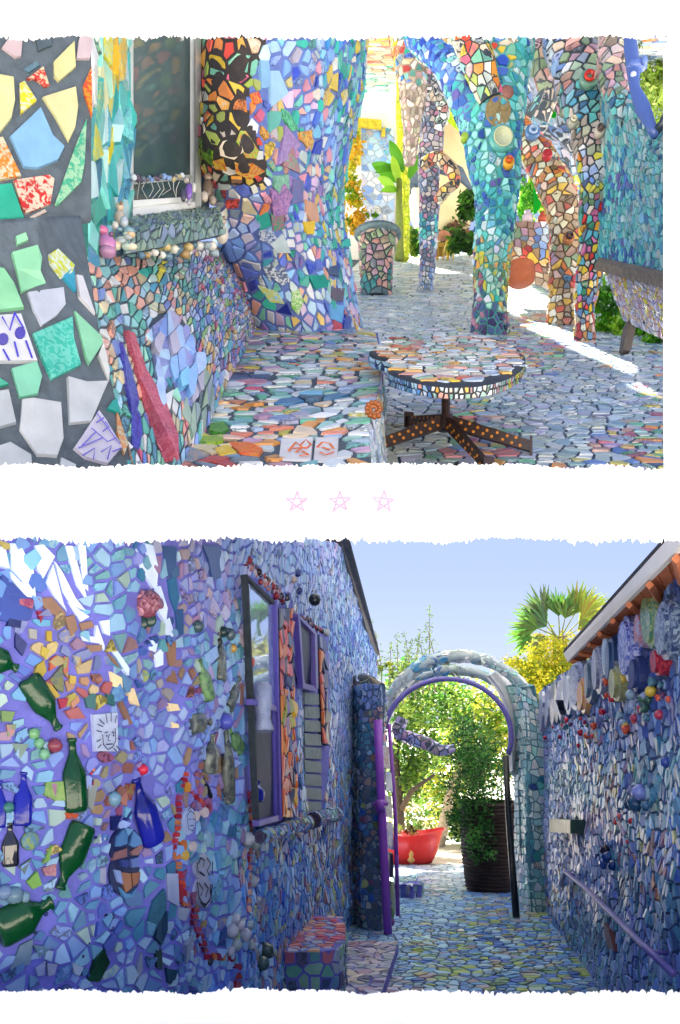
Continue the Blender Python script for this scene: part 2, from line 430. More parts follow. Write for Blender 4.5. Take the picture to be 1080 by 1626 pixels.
# ------------------------------------------------------------------ palettes
PALS = {
 'mint': '8fd9b5 a6dcb8 34b9a4 dfe3e6 e6e6e2 5fc7ae e9e3a6',
 'teal': '1f9a94 37b8ac 6fd0c4 2f7fa0 bfe6dc 4aa0c8 e0d040 2a8f78 9fd8e8',
 'tealy': '35a9a4 f0d018 7fcfc4 f2a818 bfe8e0 52b8b0 3f90b0',
 'choc': 'd8d6cc c9bfae e07a2a d83c24 e8b42a 6ab08e 93a838 c8506a e8c8a8 5f9a84 b0b8b0 f09020 a8b04a',
 'blue': '7fb2e0 a8cbea 3f9fb5 2fa58c 5a6fd0 8e6fb0 d98a9a e6e8f0 b9c9c4 6fbfa0 e0a088 2b3fae d9b35a 9ab4e8 c8a8c8',
 'lilac': 'b8b8e0 9ab0e0 c8c0dc 8898d0 d8d8ec 7f98c8 b898c0 88c0c8 d8a8a0',
 'greenblue': '1fa088 28b09a 2f7fc0 3d60c8 78c8b8 4a8a80 e0c040 8fb8d8 e8e0d8',
 'dado': '58b09c 8fd0b0 e89880 e8e4dc 3f9098 a0c8e0 7fc0b8 c8b890 6a7fc0 5a90a8 f0a090',
 'dado2': '8098d8 a8b8e8 d8d0c8 7088c8 e8e0e8 50a8b0 c05070 e8b060 90c070 5878c0 c898b8',
 'seat': 'd8dce0 c4ccd4 e4e4e4 b8c8cc 8cb8b0 7890b8 d87860 e89040 c0b840 b890b0 5f9ea0 9ab0d0 d0d8d8 e8c8a8 58a888',
 'seatfar': '8fb8b0 a8a8c8 c890a0 6888c0 b8c8c0 c8b848 58a890 d8c0b8 7098a8 a080a0',
 'floor': 'b6c8d8 c6d2dc a8bccc d8dee2 9ab4c8 c0ccd0 88a8b8 d0d4c8 a8c0b8 b8b8d0 98a8b0',
 'floorc': 'b6c8d8 c6d2dc 9ab0c4 d8a898 d07080 6080c0 70b890 d8c860 b8c8c0 e09050 a890b8 88b0b0',
 'tabletop': 'd8dce0 c8d0dc e4e4e4 b8c4c8 8cb09c d89080 c8b8a8 a8b8d0 e0a040 b07878 70a090 e8d8c8',
 'turq': '3aa8a8 5fc4c0 88d4cc 2f90a8 a8e0d8 2878a0 48b0a0 c8e4dc 3858a8 70b8c8',
 'cobalt': '2446b0 3060c8 4a80d0 1f3a90 58a8d0 80a8e0 30a0a0 c8d8e8',
 'cobturq': '1f3f90 2f58a8 3aa8a8 5fc4c0 88d4cc 3070a8 504888 40b0b0',
 'yelblock': 'c0b830 d8c840 98b8a0 8fc0a8 405070 b06070 d89838 70b0a8 a8c8b8 587848',
 'purp': '302850 483870 604878 405880 a8c8b0 286868 b87888',
 'specks': '8888a0 6a7898 a08898 b8b0b0 504868 98a0b8 c8c0c8 607090 a86890 889898',
 'beige': 'b8a890 c8b8a8 a89888 d8c8b8 887868 b8a8a8 c09898 98a080',
 'lime': 'b8d010 d0e020 98b818 c8d830 e8e840',  # green light on the far post, given as tile colour
 'hot': 'd84838 e8b830 c8b890 e8d8b8 5f88a8 98784a d87038 687888 e8e0c8 a83838 d8b0a0 c08848',
 'cream': 'e0d0a8 d8c8b0 c8a888 e8e0c8 b89870 c05848 e0b048 988068',
 'rightcol': 'd83020 e8c020 e8e0d8 3f9f90 5878a0 d06890 287850 d89020 687888 e8c8b0 50a8b8',
 'bluewhite': '8fb0e0 c8d8f0 e8ecf4 a8b8d8 6888c8 d8dce8 c8c0d8 90a0b0',
 'lilyel': 'a8a0b8 b8b0c8 c8b8c0 e8d030 8888b0 d8d0c8 c89088 9098a0 d8a838 c8c8d8 b88898',
 'rturq': '4fa8a8 70c0b8 88b8b8 3888a8 2f6088 a8c8c0 68a8c0 889898 58b8b0 98a8a8',
 'shell': 'b07870 88a078 a08090 d0b8a0 c89088 606870 987868 b890a0 708868',
 'foot': '287878 3a9090 48606a 205860',
 # lower picture
 'lblue': '5068b0 6080c8 7898d0 88a8d8 4a58a8 80b0c8 8088c8 5f9fb0 a8b0e0 6070c0',
 'lyel': 'b8a840 c0a848 a85848 983c50 b88058 a89058 987090 6070b0 b89c68 a04848 7078b8',
 'lglass': '78a8b0 90b8b8 a8c0c8 6890a8 88a0c8 b8c8c8 5888a0 9098c8 b0b8c0 70a090 c8c8a0',
 'lpink': 'c890b0 b888b0 d8a0a8 a890c8 c87890 9098c8 d8b0b8 b8a8d0 d89888',
 'llilac': '9898d0 a8a8d8 8890c8 b0b0dc 7888c0 c0b8d8 8aa0cc b898c0 c8c8e4 7090a8',
 'lstreak': '98a8c8 8898b8 b0b8d0 a898b8 c8c8d8 7890a8 c0a8b0 88a8a8 a8a0c8 6880a8 c09890',
 'lred': 'b82840 a82038 c83848 d85038 982848 d88048 b84868',
 'lmix': '6890a8 5878b0 88a898 b06858 c8b048 4858a0 7888b8 b8b8c8 a87090 5f9890 304880 90a8c0 c09880',
 'lteal': '387890 2f6888 488898 70a8b0 2a4870 98b8c0 5878a0 b8c8d0 285068',
 'lnavy': '2a3470 384890 283060 506098 7888b8 a8b0d0 4868a0',
 'lwhite': 'b8c4dc a8b4d0 c8d0e0 98a8c8 d0d4e4 5878a0 283c68 6898a0',
 'lorng': 'b85840 b87848 a84058 b89058 9080c0 a8a8d8 a87090 8088c8',
 'llow': '5088c0 4078b8 6098c8 b8b060 a05068 3058b0 7090d0 80a8a8 b8c0c8 4068b0 c08068',
 'mirrorb': 'b8d0f4 c8dcf8 a8c4f0 d0e0f8',
 'lpath': '84a4cc a0b8d8 7090c0 b8cce0 6080b8 90a8b0 c0ccd8 4f70b0 88a8c8 a8b4d0',
 'lpathc': '5080c0 84a4cc b8b440 90a8b0 4060b0 b08880 a0b8d8 78905c 5890b8 c8d0d8 c09c60 304c90',
 'dkpost': '405878 587090 6880a0 88a8c0 a8b8c0 2a5868 485868 988888 68a0a0',
 'arch': 'b8d0d8 d0e0e0 c0d4d0 dce4e4 a8c4cc 70b8b8 e4e8e4 b0b4d0 d8d8c8 5888a8',
 'archp': '98ccd4 b8dce0 c8e0e0 80bcc8 d8e8e8 a8ccd0 60a8b8 b8c8dc 88d0c8',
 'slab': 'c8c8d8 a8a8c8 9098c0 b8b0c8 7880a8 c0b8b0 8898a8 a08098',
 'redtop': 'c85068 d88078 d8a070 c8a8b8 b8c0d8 d86858 c89090 b83858 88a0c8',
 'blocks': '58a888 3f8888 283c60 b85868 98b0c8 4878a0 78b090 a8b8c8 383860',
 'redblue': '28305c c84048 e06838 384080 d85048 28305c',
 'flower': 'e08030 e8b038 d85030 4858a8 8068b0 98a040 e86838',
 'dull': '789080 88a088 68887c 7888a0',
}
UPP = {'hot','choc','cream','shell','redtop','yelblock','rightcol'}
def lift(c, k):
    return tuple(min(.78, (x ** (1 / k)) ) for x in c)
PALC = {k: [lift(hx(x), 1.3 if k[0] == 'l' or k in ('dkpost','arch','archp','slab','blocks') else 1.15) for x in v.split()] for k, v in PALS.items()}
for k in PALC:
    if k[0] == 'l' and k not in ('lime', 'lyel', 'lred', 'lilyel'): PALC[k] = [(x[0] * .66, x[1] * .94, min(.85, x[2] * 1.25)) for x in PALC[k]]
DIM = [1.0]
def pick(name):
    c = rnd.choice(PALC[name]); v = rnd.uniform(.8, 1.12) * DIM[0]
    c = tuple(min(.82, x * v) for x in c)
    if rnd.random() < .22:
        c2 = rnd.choice(PALC[name]); return c, tuple(.55 * a + .45 * b for a, b in zip(c2, c))
    if rnd.random() < .12: return c, tuple(x * .35 for x in c)
    return c, c
def anchors(lst, power=2.2):
    A = np.array([(a[0], a[1]) for a in lst], float); names = [a[2] for a in lst]
    sc = np.array([a[3] if len(a) > 3 else 1.0 for a in lst])
    def f(x, y):
        d = ((A[:, 0] - x) ** 2 + (A[:, 1] - y) ** 2 + 60) / sc ** 2
        w = d ** -power; w /= w.sum(); return pick(names[rnd.choices(range(len(names)), w)[0]])
    return f
def const(name): return lambda x, y: pick(name)

# ------------------------------------------------------------------ foliage
def foliage(parent, blobs, n, leaf, cols, name='crown', slender=.45, clump=24, label=None):
    """blobs: (px,py,d,rx,ry) photo pixel ellipsoids; leaf length in metres"""
    m = MB(); cs = [hx(c) for c in cols.split()]
    tot = sum(b[3] * b[4] for b in blobs)
    for b in blobs:
        c = P(*b[:3]); rx, rz = b[3] / F * b[2], b[4] / F * b[2]; ry = .5 * (rx + rz)
        k = max(3, int(n * b[3] * b[4] / tot / clump))
        for _ in range(k):
            u = np.array([rnd.gauss(0, 1) for _ in range(3)]); u /= np.linalg.norm(u)
            cc = c + u * np.array([rx, ry, rz]) * rnd.uniform(.25, 1.0) ** .6
            tint = rnd.choice(cs); cr = rnd.uniform(.10, .24) * (rx + rz)
            for _ in range(clump):
                p = cc + np.array([rnd.gauss(0, .5) for _ in range(3)]) * cr
                a = np.array([rnd.gauss(0, 1), rnd.gauss(0, 1), rnd.gauss(-.2, .7)]); a /= np.linalg.norm(a)
                bb = np.cross(a, [rnd.gauss(0, 1) for _ in range(3)]); bb /= np.linalg.norm(bb)
                l = leaf * rnd.uniform(.6, 1.3); w = l * slender
                v = rnd.uniform(.75, 1.25); col = tuple(x * v for x in tint)
                m.add([p - a * l * .5, p + bb * w * .5, p + a * l * .5, p - bb * w * .5], [(0, 1, 2, 3)], col)
    return m.build(name, LEAF, parent, label=label)

# ================================================================== THE SETTING
def sheet(fn, us, vs, mat, name, kind='structure', col=(.5,) * 3):
    m = MB(); g = [[fn(u, v) for u in us] for v in vs]; K = len(us)
    m.add([q for r in g for q in r], [(i * K + j, i * K + j + 1, (i + 1) * K + j + 1, (i + 1) * K + j) for i in range(len(vs) - 1) for j in range(K - 1)], col)
    o = m.build(name, mat, None, kind=kind, origin=(0, 0, 0)); return o
GR = plain('pale_dry_ground', '#cdc8bd', .95, .15, .8, .6)
ds = [-30, 0, 10, 16, 20, 24, 30, 60, 200, 900]
sheet(lambda a, d: (a, d, -.0567 * min(max(d, -5), 24) - .035), [-600, -60, -20, -6, -1.2, 4.5, 10, 30, 80, 600], ds, GR, 'ground')

# ---- white collage border built as a plastered wall with two openings (its two rails, foot and posts)
SW = thing('border_wall', 'white collage border made up as a rough plastered wall, its three pink stars on the middle rail', 'wall', P(540, 2100, 3.2))
def rag(x0, x1, y, amp, step=2.2, s=1):
    pts = []; x = x0; ph = rnd.uniform(0, 99)
    while x < x1:
        w = noise.noise(Vector((x * .012, ph, 0))) * amp * 1.3 + noise.noise(Vector((x * .09, ph, 3))) * amp * .5 + rnd.uniform(-1, 1) * amp * .42
        if rnd.random() < .12: w += rnd.uniform(-1, 1) * amp * 1.1 * s
        pts.append((x, y + w)); x += step * rnd.uniform(.4, 1.6)
    pts.append((x1, y)); return pts
def bar(x0, x1, yt, yb, at, ab, d=3.2, thick=.09, name='rail'):
    """strip between two ragged outlines"""
    xs = np.arange(x0, x1 + .1, 1.1)
    def prof(y, amp):
        r = rag(x0, x1, y, amp) if amp else [(x0, y), (x1, y)]
        return np.interp(xs, [q[0] for q in r], [q[1] for q in r])
    T, B = prof(yt, at), prof(yb, ab); m = MB(); n = len(xs); vs = []
    for x, a, b in zip(xs, T, B):
        p, q = P(x, a, d), P(x, b, d); vs += [p, q, P(x, a + 3.0 * (a > 100) - .0, d + thick) , P(x, b - 1.0, d + thick)]
    fs = []
    for i in range(n - 1):
        k = 4 * i; fs += [(k, k + 1, k + 5, k + 4), (k + 2, k + 6, k + 7, k + 3), (k, k + 4, k + 6, k + 2), (k + 1, k + 3, k + 7, k + 5)]
    k = 4 * (n - 1); fs += [(0, 2, 3, 1), (k, k + 1, k + 3, k + 2)]
    m.add(vs, fs); m.build(name, PLASTER, SW)
bar(-70, 1150, -60, 60, 0, 6.5, name='top_rail')
bar(-70, 1150, 739, 858, 5.0, 7.0, name='middle_rail')
bar(-70, 1150, 1575, 2100, 5.5, 0, name='foot_wall')
for (x0, x1, y0, y1) in ((-95, -71, -60, 2100), (1151, 1175, -60, 2100)):
    m = MB(); m.prism([P(x0, y0, 3.19), P(x0, y1, 3.19), P(x1, y1, 3.19), P(x1, y0, 3.19)], (0, .13, 0)); m.build('post', PLASTER, SW)
m = MB(); m.prism([P(1068, 50, 3.207), P(1068, 745, 3.207), P(1149, 745, 3.207), P(1149, 50, 3.207)], (0, .09, 0)); m.build('post', PLASTER, SW)
PINK = plain('pale_pink_glaze', '#eea0ba', .6, .05, 10, 0)
for cx in (471, 540, 609):
    m = MB(); pt = [P(cx + 18 * math.sin(2 * math.pi * k * 2 / 5 + rnd.uniform(-.07, .07)), 797 - 18 * math.cos(2 * math.pi * k * 2 / 5) + rnd.uniform(-1.5, 1.5), 3.197) for k in range(5)]
    for k in range(5): m.tube([pt[k], pt[(k + 1) % 5]], .0032, 5)
    for k in range(5): m.tube([pt[k] + (rnd.uniform(-.004, .004), 0, rnd.uniform(-.004, .004)), pt[(k + 1) % 5]], .0012, 5)
    m.build('star', PINK, SW)

# ================================================================== UPPER COURT
m = MB()
fl = Patch([[U(a, d, 0) for a in (-2.6, 4.7)] for d in (5.25, 34)], res=(30, 12))
CF = thing('courtyard_floor', None, None, U(0, 5.3, 0), kind='structure')
fl.base(m, .14); m.build('paving_bed', FLOORG, CF)
m = MB(); ub = Patch(fl.g - np.array([0, 0, .16]), smooth=(False, False), res=(30, 12)); ub.base(m, .012); m.build('bounce_underside', PLASTER, CF)  # white sheet added beneath the floor to bounce light into the passage
fpal = anchors([(640, 700, 'floor'), (760, 690, 'floorc'), (900, 690, 'floor'), (980, 720, 'floorc'), (1050, 700, 'floorc'), (1060, 735, 'yelblock', .4), (700, 480, 'floor'), (860, 560, 'floorc', .8), (900, 600, 'floor'), (830, 640, 'floor'), (980, 640, 'floor'), (640, 620, 'floor', 1.2), (740, 440, 'floor'), (760, 410, 'lilyel', .5)])
nearf = Patch([[U(a, d, .002) for a in (-.6, 2.9)] for d in (5.27, 10.5)], res=(20, 20), smooth=(False, False))
farf = Patch([[U(a, d, .002) for a in (-1.2, 3.3)] for d in (10.52, 17)], res=(20, 20), smooth=(False, False))
vfar = Patch([[U(a, d, .002) for a in (-1.5, 5)] for d in (17.02, 33)], res=(20, 20), smooth=(False, False))
mosaic(nearf, .08, fpal, CF, gap=.016, t=.007, asp=1.25, drop=.33, jit=.98, ymax=760, tilt=.05, name='paving_piece')
mosaic(farf, .105, fpal, CF, gap=.018, t=.007, drop=.25, asp=1.2, tilt=.04, name='paving_chip')
mosaic(vfar, .26, fpal, CF, gap=.03, t=.006, tilt=.02, name='far_chip')

# ---- house wall, near pier and lower wing with big tiles
HW = thing('mosaic_house_wall', 'mosaic covered house wall with big pastel tiles, a dark window and sloping foot', 'wall', U(-2.2, 6, 0))
INS[0] = .62
pier = Patch([[P(-60, y, 4.5), P(145, y, 4.8)] for y in (10, 200, 350)], smooth=(False, False), res=(30, 30))
def basepatch(p, mat, parent, thick=.1, name='backing'):
    b = MB(); p.base(b, thick); b.build(name, mat, parent, smooth=True)
basepatch(pier, GREY, HW, .25)
bigs = [([(-40, 110), (22, 122), (24, 160), (18, 190), (-4, 218), (-40, 215)], 'e9e3a6', None), ([(2, 78), (12, 64), (36, 58), (33, 92), (24, 94)], 'd9c2c6', None),
 ([(84, 100), (118, 66), (120, 108), (92, 132), (85, 124)], 'e6e0a0', None), ([(124, 66), (130, 50), (154, 62), (156, 82), (142, 96), (120, 96)], 'd8c4ca', None),
 ([(41, 128), (68, 107), (78, 138), (70, 140), (56, 128)], 'd83a30', 'f0d8b0'), ([(30, 134), (38, 130), (58, 162), (32, 184)], 'f2ecc0', 'e8d820'),
 ([(66, 156), (120, 138), (124, 170), (119, 205), (108, 228), (88, 190)], 'e8e2a8', None), ([(14, 218), (64, 170), (84, 216), (103, 234), (92, 256), (58, 270), (36, 268)], '8fc2ec', None),
 ([(-20, 222), (4, 218), (34, 282), (-20, 292)], 'ded8b8', 'f09018'), ([(-30, 266), (24, 268), (31, 280), (-30, 292)], 'ff9010', None),
 ([(-30, 298), (18, 292), (38, 348), (-30, 362)], '2fb99a', None), ([(20, 288), (78, 278), (87, 284), (80, 326), (40, 342), (32, 330)], 'ecd8c0', 'd83028'),
 ([(47, 346), (70, 334), (74, 338), (50, 352)], 'd8c8b8', None), ([(131, 138), (154, 106), (162, 128), (158, 180), (150, 188), (133, 152)], 'f4a020', 'e8502c'),
 ([(86, 326), (120, 230), (138, 186), (134, 260), (128, 292), (92, 328)], 'a8d8b0', '48b890'), ([(56, 66), (80, 58), (82, 74), (60, 84)], '5a6a72', None), ([(36, 112), (56, 100), (62, 106), (44, 118)], '6a8a9a', None)]
for pts, c, p in bigs: insert(pier, pts, c, HW, p, t=.016)
side = Patch([[P(140, y, 4.82), P(172, y, 5.6), P(208, y, 6.5)] for y in (20, 130, 425)], smooth=(False, True), res=(30, 20))
spal = anchors([(190, 100, 'tealy'), (195, 200, 'teal'), (150, 120, 'mint'), (170, 220, 'tealy'), (160, 270, 'tealy'), (190, 320, 'teal'), (150, 310, 'teal')])
mosaic(side, .15, spal, HW, gap=.016, thick=.2, grout=TEALG, asp=1.9, basename='side_backing')
wing = Patch([[P(-60, 352, 4.1), P(60, 345, 4.3), P(128, 342, 4.75)], [P(-60, 540, 4.0), P(60, 540, 4.15), P(160, 540, 4.4)], [P(-60, 842, 3.8), P(90, 842, 3.95), P(236, 842, 4.15)]], smooth=(False, False), res=(40, 40))
basepatch(wing, GREY, HW, .12, 'sloping_foot')
wg = [([(-30, 420), (6, 428), (22, 452), (38, 492), (-30, 500)], '90d8a8', None), ([(17, 404), (58, 390), (64, 410), (62, 432), (71, 452), (32, 468), (24, 430)], '93d8ac', None),
 ([(42, 466), (98, 458), (102, 486), (88, 504), (64, 520), (52, 496)], 'ccd2e2', None), ([(-30, 502), (34, 498), (60, 578), (-10, 578), (-30, 560)], 'e2e4ee', None),
 ([(50, 532), (113, 504), (116, 540), (128, 582), (80, 606), (64, 570)], '3cc4ae', '78dcc8'), ([(116, 494), (174, 536), (166, 548), (140, 582), (134, 570)], '96dcb2', None),
 ([(154, 566), (184, 546), (196, 590), (172, 608)], 'e0e2e0', None), ([(-20, 590), (14, 612), (-20, 622)], '38b898', None), ([(17, 588), (58, 576), (66, 600), (60, 628), (30, 634)], '7fd4b4', None),
 ([(-30, 626), (14, 620), (26, 674), (-30, 690)], 'c4ccd4', None), ([(105, 600), (136, 608), (172, 606), (144, 672), (108, 676)], 'd4dadf', None),
 ([(34, 634), (52, 632), (96, 640), (100, 700), (90, 728), (58, 726), (30, 684)], 'd6dbe0', None), ([(-20, 716), (16, 704), (50, 724), (54, 760), (-20, 760)], 'cdd4da', None),
 ([(115, 714), (156, 652), (168, 668), (194, 712), (170, 740), (134, 730)], 'dcd8ec', None), ([(76, 404), (88, 396), (116, 424), (112, 436), (96, 444), (78, 420)], 'dce8e0', 'd8e010'), ([(94, 438), (114, 426), (118, 466)], '38a8c8', None),
 ([(118, 438), (128, 440), (150, 502), (124, 474)], 'e4e4ea', None), ([(96, 728), (120, 740), (110, 770), (90, 765)], 'cdd4dc', None), ([(66, 762), (84, 744), (90, 790), (60, 800)], '8fd0b0', None),
 ([(-20, 352), (-2, 368), (-20, 380)], '3cb890', None), ([(176, 640), (196, 634), (190, 660), (168, 652)], '2fa89c', None), ([(184, 652), (196, 690), (204, 708), (196, 726), (184, 690)], 'e89858', 'd8d0b0'),
 ([(24, 378), (40, 372), (44, 384), (26, 392)], '9adcb0', None), ([(208, 716), (224, 706), (236, 740), (214, 750)], 'e0906c', 'e8d8d0')]
for pts, c, p in wg: insert(wing, pts, c, HW, p, t=.016)
strokes(wing, [[(2, 508), (14, 530), (22, 502)], [(22, 502), (36, 526)], [(4, 560), (14, 578)], [(22, 548), (28, 572)], [(40, 546), (50, 574)]], 3.2, '3a30a8', HW, .026)
for c in ((31, 533), (4, 543)): insert(wing, ell(*c, 9, 10, 10), '4034b0', HW, t=.024)
strokes(wing, [[(122, 716), (160, 700), (150, 690), (128, 712)], [(128, 728), (148, 716), (146, 734)], [(142, 684), (168, 706), (182, 700)], [(150, 676), (162, 668)], [(160, 690), (170, 682), (164, 674)], [(158, 722), (174, 712), (168, 734)], [(176, 722), (190, 716)], [(150, 660), (188, 710)]], 2.2, '6058b8', HW, .024)
INS[0] = .85
# sloping dado under the window sill, ruled between sill and bench
dado = Patch([[P(112, 352, 4.75), P(180, 372, 5.9), P(262, 384, 7.2), P(345, 392, 8.5), P(398, 440, 9.1)], [P(216, 800, 4.15), P(262, 800, 4.18), P(300, 745, 4.3), P(352, 625, 5.75), P(410, 514, 9.25)]], smooth=(False, True), res=(50, 50))
b = MB(); dado.base(b, .12); b.build('sloping_dado', GREY, HW, smooth=True)
dpal = anchors([(160, 440, 'dado'), (200, 480, 'dado'), (260, 470, 'dado'), (300, 520, 'dado2'), (330, 440, 'dado2'), (370, 480, 'dado2'), (340, 560, 'dado2'), (230, 600, 'dado'), (250, 440, 'teal', .6), (300, 460, 'dado')])
red = [(195, 525), (206, 530), (228, 590), (262, 640), (284, 700), (286, 735), (262, 736), (240, 680), (226, 640), (216, 600)]
bl = [(185, 545), (200, 580), (216, 628), (226, 690), (222, 715), (208, 712), (205, 650), (192, 590)]
vio = [(236, 522), (256, 506), (290, 520), (312, 556), (322, 600), (308, 650), (288, 640), (270, 600), (252, 650), (244, 580)]
gst = [(318, 585), (334, 612), (338, 640), (322, 680), (304, 672), (292, 650), (312, 640)]
mosaic(dado, .15, dpal, HW, gap=.02, excl=(red, bl, vio, gst), asp=.55, tilt=.05, limit=280)
def subpieces(patch, poly, s, palf, parent, gap=.01, t=.016, name='tile', asp=1.0):
    uv = [patch.inv(*q) for q in poly]
    def keep(x, y): return inside(uv, x, y)
    emit(patch, cells(patch.Lu, patch.Lv, s, gap, .1, .86, asp, keep), palf, parent, name, t, 300, 40, (), .015, chamfer=.03)
insert(dado, red, 'b84858', HW, 'd06878', t=.02); insert(dado, ell(259, 677, 7, 12, 12, -20), '3050b0', HW, t=.028); insert(dado, ell(260, 679, 4, 7, 10, -20), 'b8c8e0', HW, t=.034)
insert(dado, bl, '383aa0', HW, '5a5ac0', t=.018)
insert(dado, vio, '8088c0', HW, '9aa4d8', t=.012, name='oval_plate'); subpieces(dado, vio, .22, const('lilac'), HW, .006, t=.03, asp=.8); subpieces(dado, gst, .2, const('dull'), HW, .008)
strokes(dado, [[(200, 540), (226, 610), (250, 655), (266, 700)], [(250, 712), (262, 722)], [(272, 700), (278, 716)]], 2, 'd88088', HW, .026)

# window recess
GLASSD = plain('dark_window_glass', '#5a6c6c', .06, .35, 1.2, 0, 1.0, col2='#3c5054')
ALU = plain('pale_aluminium', '#b9bdb8', .35, .12, 6, .05, .6)
ALUW = plain('white_window_frame', '#dfe0dc', .45, .06, 8, .05)
WN = thing('window', None, None, P(260, 330, 6.5)); WN.parent = HW; WN.location = Vector(P(260, 330, 6.5) - wpos(HW))
m = MB(); m.prism([P(206, 40, 6.46), P(206, 318, 6.46), P(304, 312, 7.3), P(304, 40, 7.3)], (0, .03, 0)); m.build('pane', GLASSD, WN)
for n_, pl, mt in (('frame', [(203, 40, 6.42), (203, 338, 6.42), (211, 338, 6.44), (211, 40, 6.44)], ALU), ('frame', [(302, 40, 7.27), (302, 322, 7.27), (309, 322, 7.3), (309, 40, 7.3)], ALUW), ('frame', [(310, 40, 7.22), (310, 330, 7.22), (319, 328, 7.3), (319, 40, 7.3)], ALU),
    ('bottom_rail', [(211, 318, 6.40), (211, 328, 6.40), (304, 318, 7.2), (304, 312, 7.2)], ALUW), ('bottom_rail', [(211, 331, 6.36), (211, 344, 6.36), (310, 327, 7.16), (310, 320, 7.16)], ALUW), ('meeting_rail', [(206, 286, 6.43), (206, 290, 6.43), (304, 281, 7.25), (304, 277, 7.25)], ALU)):
    m = MB(); m.prism([P(*q) for q in pl], (0, .025, 0)); m.build(n_, mt, WN)
m = MB(); m.prism([P(202, 36, 6.7), P(202, 350, 6.7), P(330, 350, 7.7), P(330, 36, 7.7)], (0, .1, 0)); m.build('wall_behind', GREY, HW)
sill = Patch([[P(208, 346, 6.35), P(270, 338, 6.8), P(348, 330, 7.5)], [P(198, 372, 5.5), P(270, 356, 6.1), P(352, 346, 7.0)], [P(196, 404, 5.45), P(270, 390, 6.05), P(356, 372, 6.98)]], smooth=(False, False), res=(30, 30))
mosaic(sill, .075, const('dull'), HW, grout=GREY, thick=.05, basename='sill', gap=.014, name='sill_chip')
# right jamb + blue pier
bp = Patch([
 [P(318, 20, 7.5), P(338, 20, 7.15), P(385, 20, 7.0), P(440, 20, 7.4), P(520, 20, 8.2), P(588, 20, 9.8)],
 [P(316, 150, 7.5), P(335, 150, 7.1), P(385, 150, 7.0), P(440, 150, 7.4), P(515, 150, 8.2), P(580, 150, 9.7)],
 [P(312, 245, 7.4), P(332, 248, 7.0), P(385, 248, 6.9), P(440, 250, 7.4), P(500, 250, 8.2), P(556, 250, 9.6)],
 [P(338, 320, 7.9), P(352, 325, 7.6), P(395, 330, 7.6), P(445, 330, 7.8), P(500, 330, 8.4), P(546, 330, 9.5)],
 [P(346, 430, 8.9), P(368, 435, 8.6), P(405, 440, 8.4), P(455, 440, 8.4), P(515, 440, 8.7), P(562, 440, 9.6)],
 [P(394, 560, 9.35), P(408, 560, 9.1), P(440, 562, 9.0), P(488, 565, 8.9), P(545, 572, 8.95), P(590, 580, 9.7)]], lump=.03)
BP = thing('mosaic_pier', 'bulging mosaic pier, orange tiles on dark grout beside periwinkle and teal, right of the window', 'pier', U(-1.2, 9.2, 0))
b = MB(); bp.base(b, .2); b.build('backing', BLUEG, BP, smooth=True)
bpal = anchors([(350, 90, 'choc'), (385, 90, 'choc'), (340, 170, 'choc'), (380, 180, 'choc'), (350, 250, 'choc'), (395, 245, 'choc'), (400, 130, 'choc'), (405, 270, 'choc', .7), (430, 100, 'blue'), (470, 90, 'lilac'), (450, 170, 'blue'), (500, 140, 'blue', .8), (520, 200, 'lilac', 1.1), (555, 130, 'greenblue', 1.3), (548, 200, 'greenblue', 1.2), (560, 80, 'greenblue'), (540, 300, 'greenblue'), (470, 260, 'blue'), (440, 320, 'blue'), (500, 300, 'blue'), (380, 330, 'hot', .7), (375, 380, 'lilac'), (480, 400, 'blue'), (430, 440, 'blue'), (520, 440, 'blue'), (560, 450, 'blue'), (550, 360, 'greenblue'), (520, 500, 'blue')])
